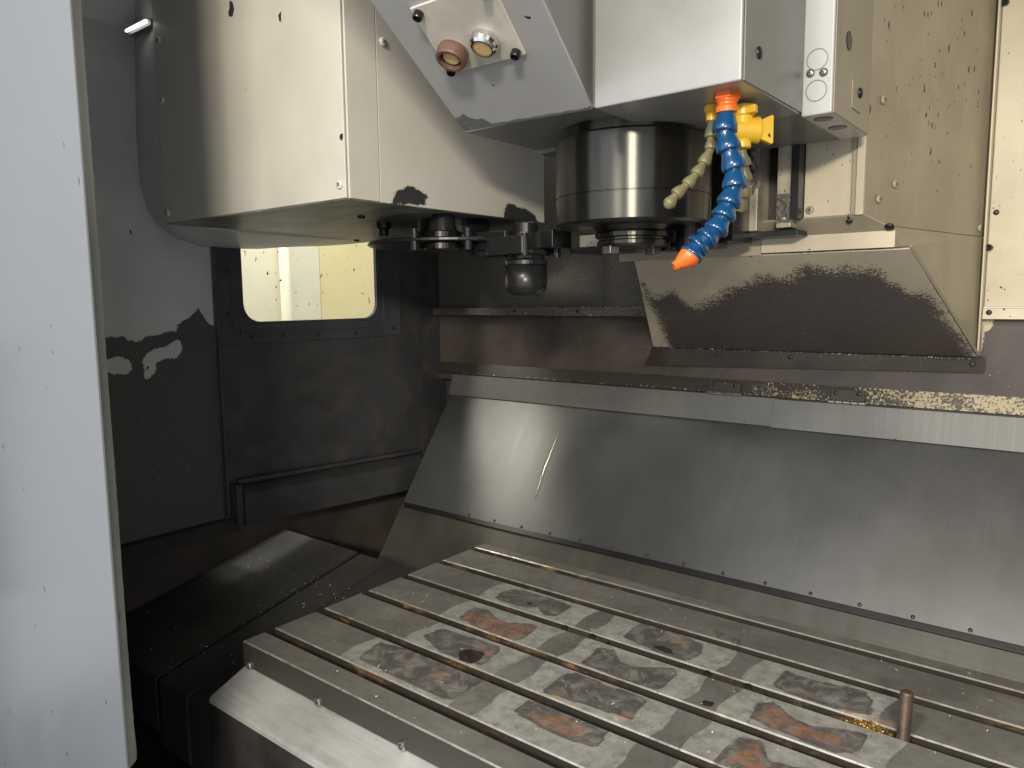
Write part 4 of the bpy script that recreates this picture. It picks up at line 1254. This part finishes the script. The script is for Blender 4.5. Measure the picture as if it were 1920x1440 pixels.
f = [tuple(range(k)), tuple(range(2 * k - 1, k - 1, -1))] + [(i, (i + 1) % k, k + (i + 1) % k, k + i) for i in range(k)]
mk('tap_handle', v, f, M_YELLOW, yv, bevel=0.0015)
mk('valve_outlet', *lathe([(0.0080, -0.010), (0.0092, -0.0125), (0.0092, -0.018), (0.0070, -0.019)], c, (0, 0, 1), 24), M_YELLOW, yv)
lowpts = [c + Vector((0, 0, -0.020)), c + Vector((0.001, 0.004, -0.034)), c + Vector((0.0, 0.010, -0.048)), c + Vector((-0.003, 0.018, -0.062)), c + Vector((-0.010, 0.024, -0.076))]
hose(yv, lowpts, 0.0078, M_OLIVE, 'hose_segment')

# ================================================================== DOOR (foreground)
door = thing('sliding_door', (-1.2, 0.34, -1.05), 'light grey sheet metal door panel with chipped folded edge', 'door')
DX = -0.8085
zs = [-1.05, -0.60, -0.52, -0.505, -0.495, 1.05]
v, f = box(-2.1, DX, 0.3300, 0.3330, -1.05, 1.05)
mk('door_panel', v, f, M_DOOR, door, bevel=0.0012)
# folded return with a battered lower end
v, f = [], []
NZ = 220
for i in range(NZ + 1):
    z = -0.512 + (1.05 + 0.512) * i / NZ
    b = max(0.0, (-0.44 - z) / 0.072)
    wob = 0.0003 * math.sin(z * 23) + (0.0004 * random.random())
    dent = 0.006 * b * b + 0.002 * b * math.sin(b * 9)
    v += [(DX + 0.0002, 0.3303, z), (DX - 0.010 + dent * 0.2, 0.3420, z), (DX - 0.0215 + wob + dent, 0.3495 + wob - dent * 0.3, z), (DX - 0.0245 + wob, 0.3500 + wob, z), (DX - 0.011, 0.3450, z), (DX - 0.003, 0.3332, z)]
for i in range(NZ):
    for j in range(6):
        f.append((6 * i + j, 6 * i + (j + 1) % 6, 6 * i + 6 + (j + 1) % 6, 6 * i + 6 + j))
f.append((5, 4, 3, 2, 1, 0))
f.append(tuple(6 * NZ + j for j in range(6)))
mk('folded_edge', v, f, M_DOOREDGE, door)

# ================================================================== METAL CHIPS
def chips(name, label, spots, mat, smin, smax, flat=True):
    v, f = [], []
    for (x, y, z, nrm) in spots:
        s = random.uniform(smin, smax)
        l = s * random.uniform(1.0, 2.6)
        w = s * random.uniform(0.25, 0.55)
        a = random.uniform(0, 6.28)
        q = Vector((0, 0, 1)).rotation_difference(Vector(nrm))
        bend = random.uniform(0.1, 0.6) * l
        base = len(v)
        for t_, hgt in ((-0.5, 0.0), (0.0, bend * 0.5), (0.5, 0.1 * bend)):
            for wd in (-0.5, 0.5):
                p = Vector((t_ * l * math.cos(a) - wd * w * math.sin(a), t_ * l * math.sin(a) + wd * w * math.cos(a), hgt + 0.0004 + wd * w * 0.5 + 0.25 * w))
                v.append(tuple(Vector((x, y, z)) + q @ p))
        f += [(base, base + 1, base + 3, base + 2), (base + 2, base + 3, base + 5, base + 4)]
    o = mk(name, v, f, mat)
    tag(o, label, 'chips', kind='stuff')
    return o


U = random.uniform
sp_ = []
for k, s in enumerate(slots):
    for _ in range(330):
        sp_.append((U(-1.02, 0.1), s + U(-0.0075, 0.0075), ZT - 0.0395, (U(-.5, .5), U(-.5, .5), 1)))
chips('metal_chips', 'fine bright metal chips lying in the table slots', sp_, M_CHIP, 0.0011, 0.0028)
sp_ = [(U(-1.02, 0.1), U(0.62, 1.195), ZT + 0.0001, (U(-.3, .3), U(-.3, .3), 1)) for _ in range(420)]
sp_ = [q for q in sp_ if min(abs(q[1] - s) for s in slots) > 0.011]
chips('metal_chips', 'scattered bright metal chips on the table top', sp_, M_CHIP, 0.0010, 0.0024)
sp_ = []
for _ in range(170):
    x, y = U(-1.46, -1.05), U(0.56, 0.88)
    if random.random() < 0.4:
        x = random.choice((-1.2, -1.205, -1.112)) + random.gauss(0, 0.006)
    z = -0.6275 + 0.004 + 0.215 * (y - 0.55)
    sp_.append((x, y, z, (U(-.3, .3), U(-.3, .3) - 0.2, 1)))
chips('metal_chips', 'bright metal chips scattered on the dark telescopic cover', sp_, M_CHIP, 0.0008, 0.0020)
sp_ = [(U(-0.76, -0.16), U(1.405, 1.4195), -0.106 + U(-0.001, 0.001), (0, U(-.9, 0), 1)) for _ in range(200)]
sp_ += [(U(-1.3, -0.7), U(1.404, 1.425), -0.0222, (U(-.3, .3), U(-.5, 0), 1)) for _ in range(110)]
sp_ += [(U(-1.3, 0.05), 1.4115 + U(0, 0.004), -0.192 + U(0, 0.003), (0, U(-.9, -.3), 1)) for _ in range(160)]
chips('metal_chips', 'fine chips caught along the ledges of the back wall', sp_, M_CHIP, 0.0010, 0.0024)
sp_ = []
for _ in range(700):
    x = random.gauss(-0.196, 0.020)
    if abs(x + 0.160) < 0.009:
        continue
    sp_.append((x, ys + U(-0.0075, 0.0075), ZT - 0.001 + U(-0.003, 0.002) - abs(x + 0.2) * 0.18, (U(-.9, .9), U(-.9, .9), 1)))
chips('metal_chips', 'heap of brassy chips packed in the slot beside the stud', sp_, M_BRASSCHIP, 0.0016, 0.0036)
v, f = box(-0.245, -0.176, ys - 0.0085, ys + 0.0085, ZT - 0.0395, ZT - 0.005)
tag(mk('chip_sludge', v, f, M_NUT), 'packed oily sludge in the slot under the brassy chips', 'sludge', kind='stuff')
